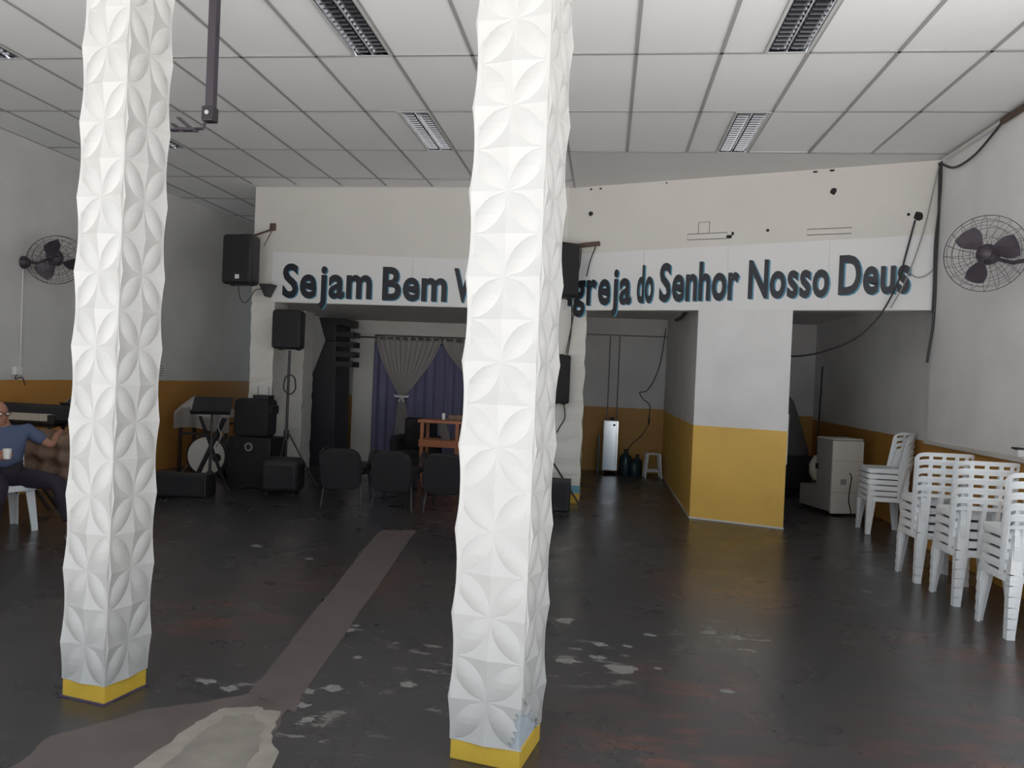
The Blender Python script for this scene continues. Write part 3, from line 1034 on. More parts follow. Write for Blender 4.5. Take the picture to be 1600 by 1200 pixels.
wall_fan('black wall fan high on the left wall, partly behind the tiled column', (-6.20, 8.02, 2.69), (0.60, -0.45, -0.45), (-6.635, 8.06, 2.66), (1, 0, 0), 0.30, 2.0)
MB().tube([(-6.625, 8.04, 2.58), (-6.625, 8.05, 1.42)], 0.012, 6).build('fan_conduit', 'white_cable')
tag(bpy.data.objects['fan_conduit'], 'thin white conduit running down the left wall below the fan', 'conduit')
sw = thing('wall_switch', 'small white switch box at the foot of the fan conduit', 'switch', (-6.61, 8.0, 1.42))
MB().box((-0.03, -0.05, -0.04), (0.02, 0.05, 0.05)).build('switch_box', 'white_box', sw, bevel=0.006)
MB().tube(smoothpath([(0.01, -.03, -.04), (0.04, -.08, -.09), (0.03, 0.03, -.07), (0.03, .08, -.16)]), 0.006, 6).build('loose_wire', 'cable', sw, smooth=True)

# ------------------------------------------------------------------ loudspeakers
def speaker_box(name, label, loc, rz, w, h, d, group='black loudspeakers', badge=False, tilt=0.0, horn=False):
    t = thing(name, label, 'speaker', loc, rz, group)
    t.rotation_euler = (tilt, 0, rz)
    poly = [(-w/2, -d/2), (w/2, -d/2), (w*0.36, d/2), (-w*0.36, d/2)]
    MB().prism(poly, 0, h).build('cabinet', 'black', t, smooth=False, bevel=min(0.05, w * 0.14), seg=3)
    MB().box((-w*0.42, -d/2 - 0.012, h*0.04), (w*0.42, -d/2 + 0.01, h*0.96)).build('grille', 'grille', t, bevel=0.01)
    MB().box((-w*.2, -0.03, h - 0.004), (w*.2, 0.03, h + 0.008)).build('handle', 'black', t, bevel=0.004)
    for s in (-1, 1):
        MB().box((s*w*.3 - .02, -.03, -0.012), (s*w*.3 + .02, .03, 0.006)).build('foot', 'black', t)
    if badge:
        MB().box((0.0 + w*.02, -d/2 - 0.018, h*0.10), (w*.02 + 0.06, -d/2 - 0.011, h*0.10 + 0.055)).build('badge', 'white_box', t)
    return t
speaker_box('loudspeaker', 'black loudspeaker with a small white badge hung left of the sign', (-4.86, 9.77, 2.66), -0.18, 0.47, 0.66, 0.30, badge=True)
# its wall bracket
b = thing('speaker_bracket', 'dark steel bracket holding the badged loudspeaker to the left pillar', 'bracket', (0, 0, 0))
MB().tube([(-4.80, 9.88, 3.33), (-4.70, 9.98, 3.40), (-4.66, 10.12, 3.46), (-4.63, 10.14, 3.52)], 0.014, 8).build('bracket_arm', 'brown_metal', b, smooth=True)
MB().box((-4.67, 10.125, 3.46), (-4.59, 10.154, 3.56)).build('bracket_plate', 'brown_metal', b, bevel=0.004)
MB().tube([(-4.66, 9.95, 3.22), (-4.63, 10.14, 3.48)], 0.006, 6).build('stay', 'brown_metal', b)
MB().prism([(-0.05, 0.0), (0.12, 0.0), (0.035, -0.17)][::-1], -0.10, 0.10, Matrix.Translation((-4.63, 9.98, 2.70)) @ Matrix.Rotation(PI/2, 4, 'X')).build('gusset', 'black_metal', b)
tag(MB().tube(smoothpath([(-4.90, 9.75, 2.65), (-4.88, 9.78, 2.48), (-4.82, 9.80, 2.43), (-4.77, 9.84, 2.50), (-4.72, 9.9, 2.62), (-4.62, 10.12, 2.64)]), 0.006, 6).build('speaker_cable', 'cable', smooth=True), 'thin black cable looping under the badged loudspeaker', 'cable')

speaker_box('loudspeaker', 'black loudspeaker hung on the beam just behind the front tiled column', (-0.60, 9.62, 2.60), 0.6, 0.36, 0.68, 0.30)
b = thing('speaker_bracket', 'rusty bar bracket on the beam with cables hanging, behind the front column', 'bracket', (0, 0, 0))
p0, p1 = on_right(-0.52, 0.10), on_right(-0.14, 0.03)
MB().beam((p0.x, p0.y, 3.28), (p1.x, p1.y, 3.32), 0.06, 0.05).build('bracket_arm', 'brown_metal', b)
MB().beam((p0.x - .02, p0.y - .10, 3.22), (p0.x + .02, p0.y, 3.28), 0.03, 0.03).build('hook', 'brown_metal', b)
speaker_box('loudspeaker', 'slim black loudspeaker hung halfway down the middle pillar', (-0.575, 9.83, 1.28), 0.5, 0.20, 0.62, 0.20)
for k, (pts, lab) in enumerate((
        ([(-0.38, 9.86, 3.26), (-0.40, 9.86, 3.0), (-0.46, 9.80, 2.75), (-0.44, 9.80, 2.45), (-0.52, 9.90, 1.92)], 'black cable from the rusty bracket down the middle pillar'),
        ([(-0.20, 9.80, 3.28), (-0.26, 9.80, 3.10), (-0.30, 9.80, 2.9)], 'short black cable hanging at the right end of the rusty bracket'),
        ([(-0.44, 9.86, 3.26), (-0.50, 9.82, 2.9), (-0.47, 9.86, 2.5), (-0.47, 9.92, 2.2), (-0.50, 9.9, 1.9)], 'second black cable down the middle pillar to the slim speaker'),
        ([(-0.52, 9.86, 1.30), (-0.50, 9.90, 1.10), (-0.56, 9.93, 0.98), (-0.60, 9.93, 0.9)], 'black cable dangling below the slim speaker'))):
    tag(MB().tube(smoothpath(pts), 0.008, 6).build('speaker_cable', 'cable', smooth=True), lab, 'cable', 'cables on the middle pillar')

# speaker on tripod stand in the alcove mouth
sx, sy = -4.26, 10.00
t = thing('speaker_stand', 'black tripod speaker stand with a coil of cable, beside the left pillar', 'stand', (sx, sy, 0))
MB().tube([(0, 0, 0.10), (0, 0, 1.82)], 0.018, 10).build('pole', 'black_metal', t, smooth=True)
MB().tube([(0, 0, 0.62), (0, 0, 0.74)], 0.035, 10).build('collar', 'black_metal', t)
for k in range(3):
    a = (0.2, 2.35, 4.8)[k]
    MB().tube([(0.03 * math.cos(a), 0.03 * math.sin(a), 0.70), (0.42 * math.cos(a), 0.42 * math.sin(a), 0.012)], 0.012, 8).build('leg', 'black_metal', t)
    MB().tube([(0.02 * math.cos(a), 0.02 * math.sin(a), 0.16), (0.28 * math.cos(a), 0.28 * math.sin(a), 0.30)], 0.008, 6).build('brace', 'black_metal', t)
tag(MB().tube([(sx + 0.035 + 0.085 * math.sin(q * 2*PI/28) , sy - 0.035 - 0.012 * math.cos(q), 1.36 + 0.13 * math.cos(q * 2*PI/28)) for q in range(28)], 0.010, 6, closed=True).build('cable_coil', 'cable', smooth=True), 'coil of black cable hanging on the speaker stand pole', 'cable')
speaker_box('loudspeaker', 'black loudspeaker on the tripod stand under the beam', (sx, sy, 1.835), 0.0, 0.42, 0.53, 0.32)

# ------------------------------------------------------------------ projector arm hanging from ceiling
t = thing('ceiling_bracket', 'dark pole bracket hanging from the ceiling beside the left column', 'bracket', (-2.485, 4.5, 0))
MB().box((-0.026, -0.026, 3.16), (0.026, 0.026, H - 0.01)).build('pole', 'purple_metal', t, bevel=0.004)
MB().box((-0.07, -0.07, H - 0.012), (0.07, 0.07, H - 0.001)).build('ceiling_plate', 'purple_metal', t)
MB().box((-0.042, -0.035, 3.085), (0.034, 0.035, 3.175)).build('pivot', 'black_metal', t, bevel=0.006)
MB().tube([(0.0, -0.05, 3.13), (0.0, 0.05, 3.13)], 0.014, 10).build('bolt', 'chrome', t)
MB().tube([(-0.03, 0, 3.10), (-0.045, 0, 3.045), (-0.16, 0, 3.04)], 0.010, 8).build('elbow', 'purple_metal', t)
MB().beam((-0.23, -0.05, 3.02), (-0.06, -0.05, 3.02), 0.05, 0.012).build('bracket_plate', 'purple_metal', t)
MB().beam((-0.065, -0.06, 3.010), (-0.245, 0.06, 3.130), 0.026, 0.012).build('prong', 'purple_metal', t)
MB().beam((-0.150, -0.06, 3.012), (-0.275, 0.05, 3.088), 0.026, 0.012).build('prong', 'purple_metal', t)
MB().beam((-0.22, 0.0, 3.042), (-0.12, 0.0, 3.042), 0.03, 0.014).build('cross_bar', 'purple_metal', t)

# ------------------------------------------------------------------ alcove: curtain wall, stair, lectern
struct(MB().box((-4.42, 13.15, 0), (-4.05, 13.45, 2.23)).build('door_jamb_alcove', 'plaster'), 'white jamb left of the blue curtain', 'jamb')
struct(MB().box((-4.42, 13.12, 2.23), (-0.80, 13.45, HB - 0.005)).build('lintel_alcove', 'plaster', bevel=0.01), 'white lintel above the blue curtain', 'lintel')
rod = thing('curtain_rod', 'dark curtain rod across the alcove lintel', 'rod', (0, 0, 0))
MB().tube([(-4.38, 13.06, 2.175), (-0.82, 13.06, 2.175)], 0.014, 8).build('pole', 'brown_metal', rod, smooth=True)
for x in (-4.36, -0.86):
    MB().tube([(x, 13.06, 2.175), (x, 13.13, 2.20)], 0.012, 6).build('rod_bracket', 'brown_metal', rod)
cb = MB()
cb.grid(150, 6, lambda u, v: (-4.02 + 3.15 * u, 13.07 + 0.035 * math.sin(u * 118) + 0.012 * math.sin(u * 47 + v), 0.02 + 2.06 * v), thick=(0, 0.006, 0))
tag(cb.build('curtain', 'curtain', smooth=True), 'long blue pleated curtain across the alcove doorway', 'curtain')
def sheer(xa, xb, xk, label):
    t = thing('sheer_curtain', label, 'curtain', (0, 0, 0), 0, 'sheer tied-back curtains')
    n, zt, zk = 60, 2.13, 1.17
    def upper(u, v):
        k = v ** 1.0
        e = 1 - (1 - k) ** 1.35
        half = 0.045 + (0.5 * (xb - xa) - 0.045) * e
        mid = xk + ((xa + xb) / 2 - xk) * e
        x = mid + (u - 0.5) * 2 * half
        return (x, 12.99 + 0.018 * math.sin(u * 75) * (0.3 + 0.7 * k) , zk + (zt - zk) * v)
    MB().grid(n, 14, upper).build('gathered_top', 'lace', t, smooth=True)
    def lower(u, v):
        half = 0.045 + 0.13 * (1 - v) ** 0.7
        return (xk + 0.05 * (1 - v) + (u - 0.5) * 2 * half, 12.99 + 0.02 * math.sin(u * 30), 0.02 + (zk - 0.02) * v)
    MB().grid(24, 8, lower).build('tail', 'lace', t, smooth=True)
    for k in range(9):
        x = xa + 0.03 + (xb - xa - 0.06) * k / 8
        MB().box((x - 0.022, 13.03, 2.11), (x + 0.022, 13.036, 2.20)).build('tab', 'lace', t)
    bw = MB()
    for s in (-1, 1):
        bw.prism([(0, 0.012), (s * 0.13, 0.035), (s * 0.12, -0.005), (0, -0.02)][::s], -0.01, 0.01, Matrix.Translation((xk, 12.965, 1.165)) @ Matrix.Rotation(PI/2, 4, 'X'))
        bw.prism([(0.0, 0.0), (s * 0.03, -0.09), (s * 0.06, -0.07)][::-s], -0.006, 0.006, Matrix.Translation((xk, 12.962, 1.165)) @ Matrix.Rotation(PI/2, 4, 'X'))
    bw.lathe([(0.005, -0.02), (0.028, -0.01), (0.028, 0.01), (0.005, 0.02)], 10, Matrix.Translation((xk, 12.955, 1.165)) @ Matrix.Rotation(PI/2, 4, 'X'))
    bw.build('tieback_bow', 'bow', t)
    return t
sheer(-3.97, -2.83, -3.48, 'grey sheer curtain gathered into a pale bow, over the blue curtain')
sheer(-2.80, -1.40, -1.85, 'second sheer tied curtain, mostly hidden behind the front column')

# stair going up beside the curtain
t = thing('staircase', 'dark twisting staircase beside the blue curtain', 'stairs', (0, 12.0, 0))
RX = Matrix.Rotation(PI/2, 4, 'X')          # prism xy -> xz, extruded along -y
low = [(-4.86, 0), (-4.31, 0), (-4.36, 2.05), (-4.54, 2.05), (-4.75, 1.46), (-4.87, 1.24)]
MB().prism(low, -0.75, -0.05, RX).build('lower_flight', 'dark_stair', t, bevel=0.01)
up_ = [(-4.54, 2.05), (-4.36, 2.05), (-4.36, 2.30), (-4.22, 2.30), (-4.22, 2.42), (-4.66, 2.42)]
MB().prism(up_, -0.75, -0.05, RX).build('upper_flight', 'dark_stair', t, bevel=0.01)
for z in (2.16, 2.00, 1.84, 1.68):
    MB().box((-4.37, 0.06, z - 0.045), (-4.07, 0.40, z + 0.045)).build('tread', 'dark_stair', t, bevel=0.004)
# lectern
t = thing('lectern', 'orange varnished wooden lectern frame in the alcove', 'lectern', (-2.27, 10.75, 0))
for x in (-0.25, 0.25):
    for y in (-0.18, 0.18):
        MB().box((x - 0.024, y - 0.024, 0.0), (x + 0.024, y + 0.024, 0.90)).build('leg', 'wood', t, bevel=0.004)
for y in (-0.18, 0.18):
    MB().box((-0.29, y - 0.03, 0.565), (0.34, y + 0.03, 0.665)).build('rail', 'wood', t, bevel=0.004)
    MB().box((-0.226, y - 0.012, 0.20), (0.226, y + 0.012, 0.26)).build('rail', 'wood', t)
for x in (-0.25, 0.25):
    MB().box((x - 0.03, -0.15, 0.35), (x + 0.03, 0.15, 0.41)).build('side_rail', 'wood', t)
MB().box((-0.31, -0.22, 0.90), (0.36, 0.22, 0.945)).build('top', 'wood', t, bevel=0.006)
MB().beam((0.03, -0.17, 0.90), (0.10, -0.17, 0.66), 0.02, 0.12, up=(1, 0, 0)).build('brace_board', 'strip', t)
bk = MB().box((-0.11, -0.08, 0), (0.11, 0.08, 0.075)).build('book', 'brown_cloth', bevel=0.004)
bk.location = (-2.06, 10.75, 0.946)
tag(bk, 'brown box-like book lying on the wooden lectern', 'book')
mg = thing('drinking_glass', 'small clear glass on the wooden lectern', 'glass', (-2.25, 10.70, 0.946))
MB().lathe([(0.022, 0), (0.028, 0.09), (0.025, 0.09), (0.02, 0.005)], 14).build('tumbler', 'white_box', mg, smooth=True)

# armchair behind lectern
t = thing('armchair', 'black upholstered armchair left of the wooden lectern', 'chair', (-2.74, 11.15, 0))
MB().box((-0.25, -0.25, 0.16), (0.25, 0.25, 0.46)).build('seat', 'fabric_dark', t, bevel=0.05, seg=3)
MB().box((-0.24, 0.16, 0.40), (0.26, 0.30, 0.92)).build('backrest', 'fabric_dark', t, bevel=0.06, seg=3)
for s in (-1, 1):
    MB().box((s * 0.28 - 0.06, -0.25, 0.12), (s * 0.28 + 0.06, 0.26, 0.66)).build('armrest', 'fabric_dark', t, bevel=0.04, seg=3)
    for y in (-0.2, 0.2):
        MB().box((s * 0.25 - 0.02, y - 0.02, 0), (s * 0.25 + 0.02, y + 0.02, 0.15)).build('leg', 'black', t)

# row of padded chairs, backs to the camera
def padded_chair(label, x, y, rz):
    t = thing('padded_chair', label, 'chair', (x, y, 0), rz, 'dark padded chairs facing the alcove')
    def out(k):
        pts = []
        for q in range(24):
            a = 2 * PI * q / 24
            c, s_ = math.cos(a), math.sin(a)
            e = 0.45
            pts.append((0.235 * k * math.copysign(abs(c) ** e, c), 0.48 + 0.235 * k * math.copysign(abs(s_) ** (e if s_ < 0 else 0.65), s_)))
        return pts
    mtx = Matrix.Translation((0, -0.22, 0.0)) @ Matrix.Rotation(math.radians(8), 4, 'X') @ RX
    MB().prism([(px, py - 0.01) for px, py in out(1)], -0.045, 0.045, mtx).build('backrest', 'fabric_dark', t, bevel=0.02, seg=3)
    MB().box((-0.24, -0.20, 0.40), (0.24, 0.26, 0.48)).build('seat', 'fabric_dark', t, bevel=0.03, seg=3)
    MB().beam((0, -0.24, 0.56), (0, -0.15, 0.38), 0.08, 0.02).build('back_bar', 'black_metal', t)
    for s in (-1, 1):
        MB().tube(smoothpath([(s * 0.25, -0.12, 0.40), (s * 0.285, -0.14, 0.55), (s * 0.285, -0.08, 0.64), (s * 0.285, 0.14, 0.64), (s * 0.27, 0.18, 0.42)], 4), 0.014, 8).build('armrest', 'black', t, smooth=True)
        MB().tube([(s * 0.20, -0.18, 0.41), (s * 0.235, -0.24, 0.01)], 0.014, 8).build('leg', 'black_metal', t)
        MB().tube([(s * 0.20, 0.20, 0.41), (s * 0.235, 0.25, 0.01)], 0.014, 8).build('leg', 'black_metal', t)
    MB().box((-0.2, -0.03, 0.375), (0.2, 0.03, 0.40)).build('seat_bar', 'black_metal', t)
    return t
padded_chair('leftmost dark padded chair of the row in front of the alcove', -2.96, 8.75, 0.06)
padded_chair('middle dark padded chair of the row in front of the alcove', -2.36, 8.78, 0.0)
padded_chair('rightmost dark padded chair of the row, cut by the front column', -1.76, 8.82, -0.03)

# ------------------------------------------------------------------ band corner, left
t = thing('loudspeaker', 'large dark floor loudspeaker with a round tweeter, under the dark case', 'speaker', (-4.585, 9.80, 0), -0.05, 'black loudspeakers')
MB().box((-0.30, -0.20, 0), (0.30, 0.22, 0.655)).build('cabinet', 'black', t, bevel=0.012)
MB().lathe([(0.055, 0), (0.055, 0.012), (0.038, 0.012), (0.03, 0.002), (0.004, 0.0)], 22, frame((0.0, -0.20, 0.53), (0, -1, 0))).build('tweeter', 'grey_enamel', t, smooth=True)
MB().lathe([(0.20, 0), (0.20, 0.012), (0.185, 0.014), (0.12, 0.004), (0.06, 0.01), (0.005, 0.012)], 30, frame((0.0, -0.20, 0.26), (0, -1, 0))).build('woofer', 'black', t, smooth=True)
MB().lathe([(0.036, 0), (0.036, 0.003)], 20, frame((0.0, -0.211, 0.53), (0, -1, 0))).build('tweeter_cone', 'black', t)
MB().box((-0.22, -0.206, 0.48), (-0.09, -0.199, 0.60)).build('port', 'fabric_dark', t)
t = thing('equipment_case', 'dark soft equipment case standing on the large loudspeaker', 'case', (-4.585, 9.82, 0.657))
MB().box((-0.27, -0.18, 0.0), (0.20, 0.18, 0.50)).build('body', 'fabric_dark', t, bevel=0.06, seg=3)
MB().box((0.15, -0.12, 0.30), (0.24, 0.12, 0.42)).build('pocket', 'fabric_dark', t, bevel=0.02)
t = thing('wireless_receiver', 'small black receiver with two antennas on top of the dark case', 'receiver', (-4.52, 9.80, 1.159))
MB().box((-0.10, -0.09, 0), (0.12, 0.09, 0.05)).build('body', 'black', t, bevel=0.004)
for x in (-0.09, 0.06, 0.11):
    MB().tube([(x, 0.05, 0.04), (x - 0.008, 0.05, 0.16)], 0.004, 6).build('antenna', 'black', t)
t = thing('bass_drum', 'bass drum with a white head and dark port hole behind the music stand', 'drum', (-5.52, 10.25, 0))
mm = frame((0, 0, 0.30), (0.10, -1, 0))
MB().lathe([(0.27, -0.36), (0.275, -0.34), (0.275, 0.0), (0.27, 0.01)], 40, mm).build('shell', 'drum_shell', t, smooth=True)
MB().lathe([(0.285, -0.015), (0.29, 0.0), (0.29, 0.02), (0.27, 0.022)], 40, mm).build('hoop', 'drum_shell', t, smooth=True)
MB().lathe([(0.262, 0.018), (0.262, 0.024)], 40, mm).build('head', 'drum_head', t)
MB().lathe([(0.062, 0.0), (0.062, 0.003)], 24, frame(mm @ Vector((0.15, -0.02, 0.025)), (0.10, -1, 0))).build('port_hole', 'hole', t)
for s in (-1, 1):
    MB().tube([(s * 0.26, 0.06, 0.2), (s * 0.40, 0.0, 0.01)], 0.008, 6).build('spur', 'chrome', t)
# covered table
t = thing('side_table', 'small dark table under the white cloth behind the drum', 'table', (-5.72, 10.72, 0.06))
MB().box((-0.40, -0.22, 0.66), (0.36, 0.22, 0.70)).build('top', 'drum_shell', t)
for x in (-0.37, 0.33):
    for y in (-0.19, 0.19):
        MB().box((x - .02, y - .02, -0.06), (x + .02, y + .02, 0.66)).build('leg', 'drum_shell', t)
cl = MB()
def clothf(u, v):
    x = -0.44 + 0.84 * u
    k = v
    bump = 0.24 * math.exp(-((u - 0.22) / 0.24) ** 2) + 0.12 * math.exp(-((u - 0.8) / 0.2) ** 2)
    if k < 0.5:                       # front drop
        q = k / 0.5
        return (x, -0.26 + 0.012 * math.sin(u * 26), 0.58 + 0.10 * math.sin(u * 5) * 0.3 * (1 - q) + (0.15 + bump * 0.8) * q)
    q = (k - 0.5) / 0.5
    return (x, -0.26 + 0.50 * q, 0.73 + bump * (0.8 + 0.5 * math.sin(q * PI)) + 0.01 * math.sin(u * 21 + q * 5))
cl.grid(40, 20, clothf, thick=(0, 0, 0.006))
co = cl.build('cover_cloth', 'cloth_white', smooth=True)
co.location = (-5.72, 10.72, 0.06)
tag(co, 'rumpled white cloth covering the small table behind the drum', 'cloth')
# music stand, in front of drum
def music_stand(label, x, y, rz, ztop, sc=1.0, w=0.46):
    t = thing('music_stand', label, 'music stand', (x, y, 0), rz, 'black music stands')
    m2 = Matrix.Translation((0, 0, ztop)) @ Matrix.Rotation(math.radians(-50), 4, 'X')
    MB().box((-w/2, -0.006, -0.13), (w/2, 0.006, 0.17), m2).build('desk', 'black', t, bevel=0.004)
    MB().box((-w/2, -0.05, -0.145), (w/2, 0.006, -0.13), m2).build('lip', 'black', t)
    MB().box((-w/2 - .004, -0.008, -0.13), (-w/2 + .004, 0.012, 0.17), m2).build('edge_strip', 'chrome', t)
    MB().tube([(0, 0.02, ztop - 0.03), (0, 0.02, 0.30)], 0.014, 8).build('pole', 'black_metal', t)
    MB().tube([(0, 0.02, ztop * 0.58), (0, 0.02, 0.18)], 0.018, 8).build('lower_pole', 'black_metal', t)
    for k in range(3):
        a = 0.4 + 2 * PI * k / 3
        MB().tube([(0, 0.02, 0.28), (0.24 * math.cos(a), 0.02 + 0.24 * math.sin(a), 0.01)], 0.010, 6).build('leg', 'black_metal', t)
    return t
music_stand('black music stand with tilted desk in front of the bass drum', -4.83, 9.05, 0.35, 1.07)
t = thing('keyboard_stand', 'black slanting stand leg frame crossing in front of the bass drum', 'stand', (-4.92, 9.25, 0))
MB().beam((0.16, 0, 0.92), (-0.26, 0, 0.0), 0.05, 0.04).build('leg', 'black_metal', t)
MB().beam((-0.20, 0.05, 0.92), (0.20, 0.05, 0.0), 0.03, 0.03).build('leg', 'black_metal', t)
MB().beam((-0.42, 0.02, 0.70), (0.10, 0.02, 0.68), 0.03, 0.03).build('cross_bar', 'black_metal', t)
tag(MB().tube(smoothpath([(-4.79, 9.19, 0.93), (-4.81, 9.19, 0.8), (-4.77, 9.19, 0.7), (-4.83, 9.19, 0.55)]), 0.007, 6).build('mic_cable', 'grey_cable', smooth=True), 'thin grey cable hanging along the slanting stand', 'cable')
t = thing('floor_monitor', 'low dark wedge monitor on the floor in front of the drum', 'speaker', (-4.98, 8.78, 0), 0.15, 'black loudspeakers')
MB().prism([(-0.18, 0), (0.18, 0), (0.18, 0.16), (0.05, 0.27), (-0.18, 0.27)][::1], -0.36, 0.30, Matrix.Rotation(PI/2, 4, 'Z') @ RX).build('cabinet', 'black', t, bevel=0.012)
MB().box((-0.30, -0.205, 0.03), (0.28, -0.182, 0.22)).build('grille', 'grille', t)
t = thing('guitar_amplifier', 'dark rounded amplifier on the floor right of the large loudspeaker', 'amplifier', (-3.98, 9.28, 0), 0.1)
MB().box((-0.25, -0.18, 0.02), (0.25, 0.18, 0.46)).build('cabinet', 'black', t, bevel=0.09, seg=4)
MB().box((-0.18, -0.19, 0.09), (0.18, -0.172, 0.38)).build('grille', 'grille', t, bevel=0.01)
for s in (-1, 1):
    MB().box((s*.17 - .02, -.1, 0), (s*.17 + .02, .1, 0.05)).build('foot', 'black', t)

# ------------------------------------------------------------------ keyboard and cloth at far left
t = thing('electric_keyboard', 'long dark electric keyboard behind the seated man', 'keyboard', (-6.02, 7.45, 0.90), 0.0)
MB().box((-0.56, -0.16, 0), (0.42, 0.17, 0.10)).build('body', 'black', t, bevel=0.012)
MB().prism([(-0.16, 0.05), (0.17, 0.10), (0.17, 0.19), (-0.02, 0.16)], -0.42, 0.56, Matrix.Rotation(PI/2, 4, 'Z') @ RX).build('control_panel', 'fabric_dark', t, bevel=0.008)
for k in range(22):
    x = -0.53 + k * 0.040
    MB().box((x, -0.175, 0.035), (x + 0.037, -0.10, 0.105)).build('key', 'keys', t)
t = thing('keyboard_trestle', 'dark trestle under the electric keyboard', 'stand', (-6.02, 7.45, 0))
for s in (-1, 1):
    MB().beam((-0.40, s * 0.10, 0.0), (0.34, s * 0.10, 0.86), 0.03, 0.03).build('leg', 'black_metal', t)
    MB().beam((0.34, s * 0.06, 0.0), (-0.40, s * 0.06, 0.86), 0.03, 0.03).build('leg', 'black_metal', t)
    MB().box((-0.45, s * 0.08 - 0.02, 0.865), (0.38, s * 0.08 + 0.02, 0.895)).build('cross_bar', 'black_metal', t)
cl = MB()
cl.grid(70, 26, lambda u, v: (-6.35 + 1.05 * u, 7.20 - 0.03 * math.sin(v * PI) + 0.025 * math.sin(v * 23 + u * 6) + 0.02 * math.sin(u * 31 + v * 4), 0.26 + 0.60 * v), thick=(0, 0.012, 0))
tag(cl.build('brown_cover', 'brown_cloth', smooth=True), 'wrinkled brown patterned cloth hanging below the keyboard', 'cloth')
music_stand('small black music stand half behind the left tiled column', -5.62, 7.75, -0.3, 1.16, w=0.36)

# ------------------------------------------------------------------ right passage
st = thing('steel_cabinet', 'narrow shiny stainless steel cabinet in the middle passage', 'cabinet', (0.13, 13.38, 0), -0.06)
MB().box((-0.13, -0.11, 0.06), (0.13, 0.16, 0.92)).build('body', 'steel', st, bevel=0.008)
MB().box((-0.115, -0.122, 0.08), (0.095, -0.109, 0.905)).build('front_panel', 'steel', st, bevel=0.004)
MB().box((0.100, -0.128, 0.07), (0.128, -0.109, 0.915)).build('edge_strip', 'chrome', st, bevel=0.003)
MB().lathe([(0.02, 0), (0.02, 0.02), (0.012, 0.026)], 14, frame((0.055, -0.121, 0.845), (0, -1, 0))).build('knob', 'black', st)
MB().box((-0.035, -0.03, 0.92), (0.045, 0.05, 0.965)).build('top_valve', 'black', st, bevel=0.006)
for x in (-0.11, 0.11):
    for y in (-0.09, 0.13):
        MB().box((x - .015, y - .015, 0), (x + .015, y + .015, 0.06)).build('foot', 'black', st)
sd = MB().box((-0.035, -0.13, 0.0), (0.0, 0.14, 0.66)).build('board', 'jug', bevel=0.004)
sd.location = (-0.055, 13.44, 0)
tag(sd, 'dark blue narrow board leaning left of the steel cabinet', 'board')
for k, (x, y, hh, lab) in enumerate(((0.40, 13.40, 0.43, 'tall dark green water jug right of the steel cabinet'), (0.55, 13.25, 0.30, 'short dark green water jug left of the white stool'), (0.60, 13.52, 0.34, 'dark green water jug against the wall behind the stool'))):
    j = thing('water_jug', lab, 'jug', (x, y, 0), 0, 'dark water jugs in the passage')
    r = 0.11 if k == 0 else 0.085
    MB().lathe([(r * .9, 0), (r, 0.02), (r, hh * 0.62), (r * 0.86, hh * 0.72), (r * 0.4, hh * 0.82), (r * 0.28, hh * 0.86), (r * 0.28, hh * 0.95)], 20).build('body', 'jug', j, smooth=True)
    MB().lathe([(r * .34, hh * .95), (r * .34, hh), (r * .2, hh)], 14).build('cap', 'black', j, smooth=True)
t = thing('plastic_stool', 'low white plastic stool at the end of the middle passage', 'stool', (0.845, 13.20, 0), 0.08)
MB().box((-0.115, -0.115, 0.385), (0.115, 0.115, 0.41)).build('seat', 'white_plastic', t, bevel=0.010)
for a in (-1, 1):
    for c in (-1, 1):
        MB().beam((a * 0.10, c * 0.10, 0.39), (a * 0.135, c * 0.135, 0.0), 0.035, 0.035, w1=0.028, h1=0.028).build('leg', 'white_plastic', t)
    MB().box((-0.10, a * 0.115 - 0.006, 0.10), (0.10, a * 0.115 + 0.006, 0.13)).build('stretcher', 'white_plastic', t)
    MB().box((a * 0.115 - 0.006, -0.10, 0.10), (a * 0.115 + 0.006, 0.10, 0.13)).build('stretcher', 'white_plastic', t)
for k, (x, lab) in enumerate(((0.05, 'left grey pipe down the end wall of the middle passage'), (0.215, 'right grey pipe down the end wall of the middle passage'))):
    tag(MB().tube([(x, 13.70, 2.38), (x, 13.70, 0.95)], 0.010, 8).build('wall_pipe', 'grey_cable'), lab, 'pipe', 'pipes on the passage end wall')
tag(MB().tube([(-0.66, 13.70, 2.40), (1.03, 13.70, 2.40)], 0.010, 8).build('wall_pipe', 'grey_cable'), 'level grey pipe across the end wall of the middle passage', 'pipe', 'pipes on the passage end wall')
tag(MB().tube(smoothpath([(1.0, 13.66, 2.55), (0.94, 13.69, 2.0), (0.84, 13.70, 1.65), (0.72, 13.70, 1.45), (0.60, 13.70, 1.41), (0.66, 13.70, 1.30), (0.78, 13.70, 1.20), (0.78, 13.70, 0.98)]), 0.008, 6).build('wall_cable', 'cable', smooth=True), 'black cable zigzagging down the passage end wall', 'cable')
pg = MB().box((-0.015, -0.02, -0.06), (0.015, 0.01, 0.06)).build('cable_socket', 'black', bevel=0.004)
pg.location = (0.78, 13.70, 0.92)
tag(pg, 'black in-line socket at the end of the passage cable', 'socket')
tag(MB().tube(smoothpath([(0.78, 13.69, 0.86), (0.66, 13.69, 0.66), (0.50, 13.68, 0.5), (0.44, 13.62, 0.40)]), 0.007, 6).build('wall_cable', 'cable', smooth=True), 'black cable sloping from the socket down to the jugs', 'cable')
tag(MB().tube(smoothpath([(1.005, 11.8, 2.55), (1.00, 10.8, 2.52), (1.00, 9.9, 2.58), (1.01, 9.6, 2.60)]), 0.025, 7).build('cable_bundle', 'cable', smooth=True), 'thick dark cable bundle along the top of the partition', 'cable')

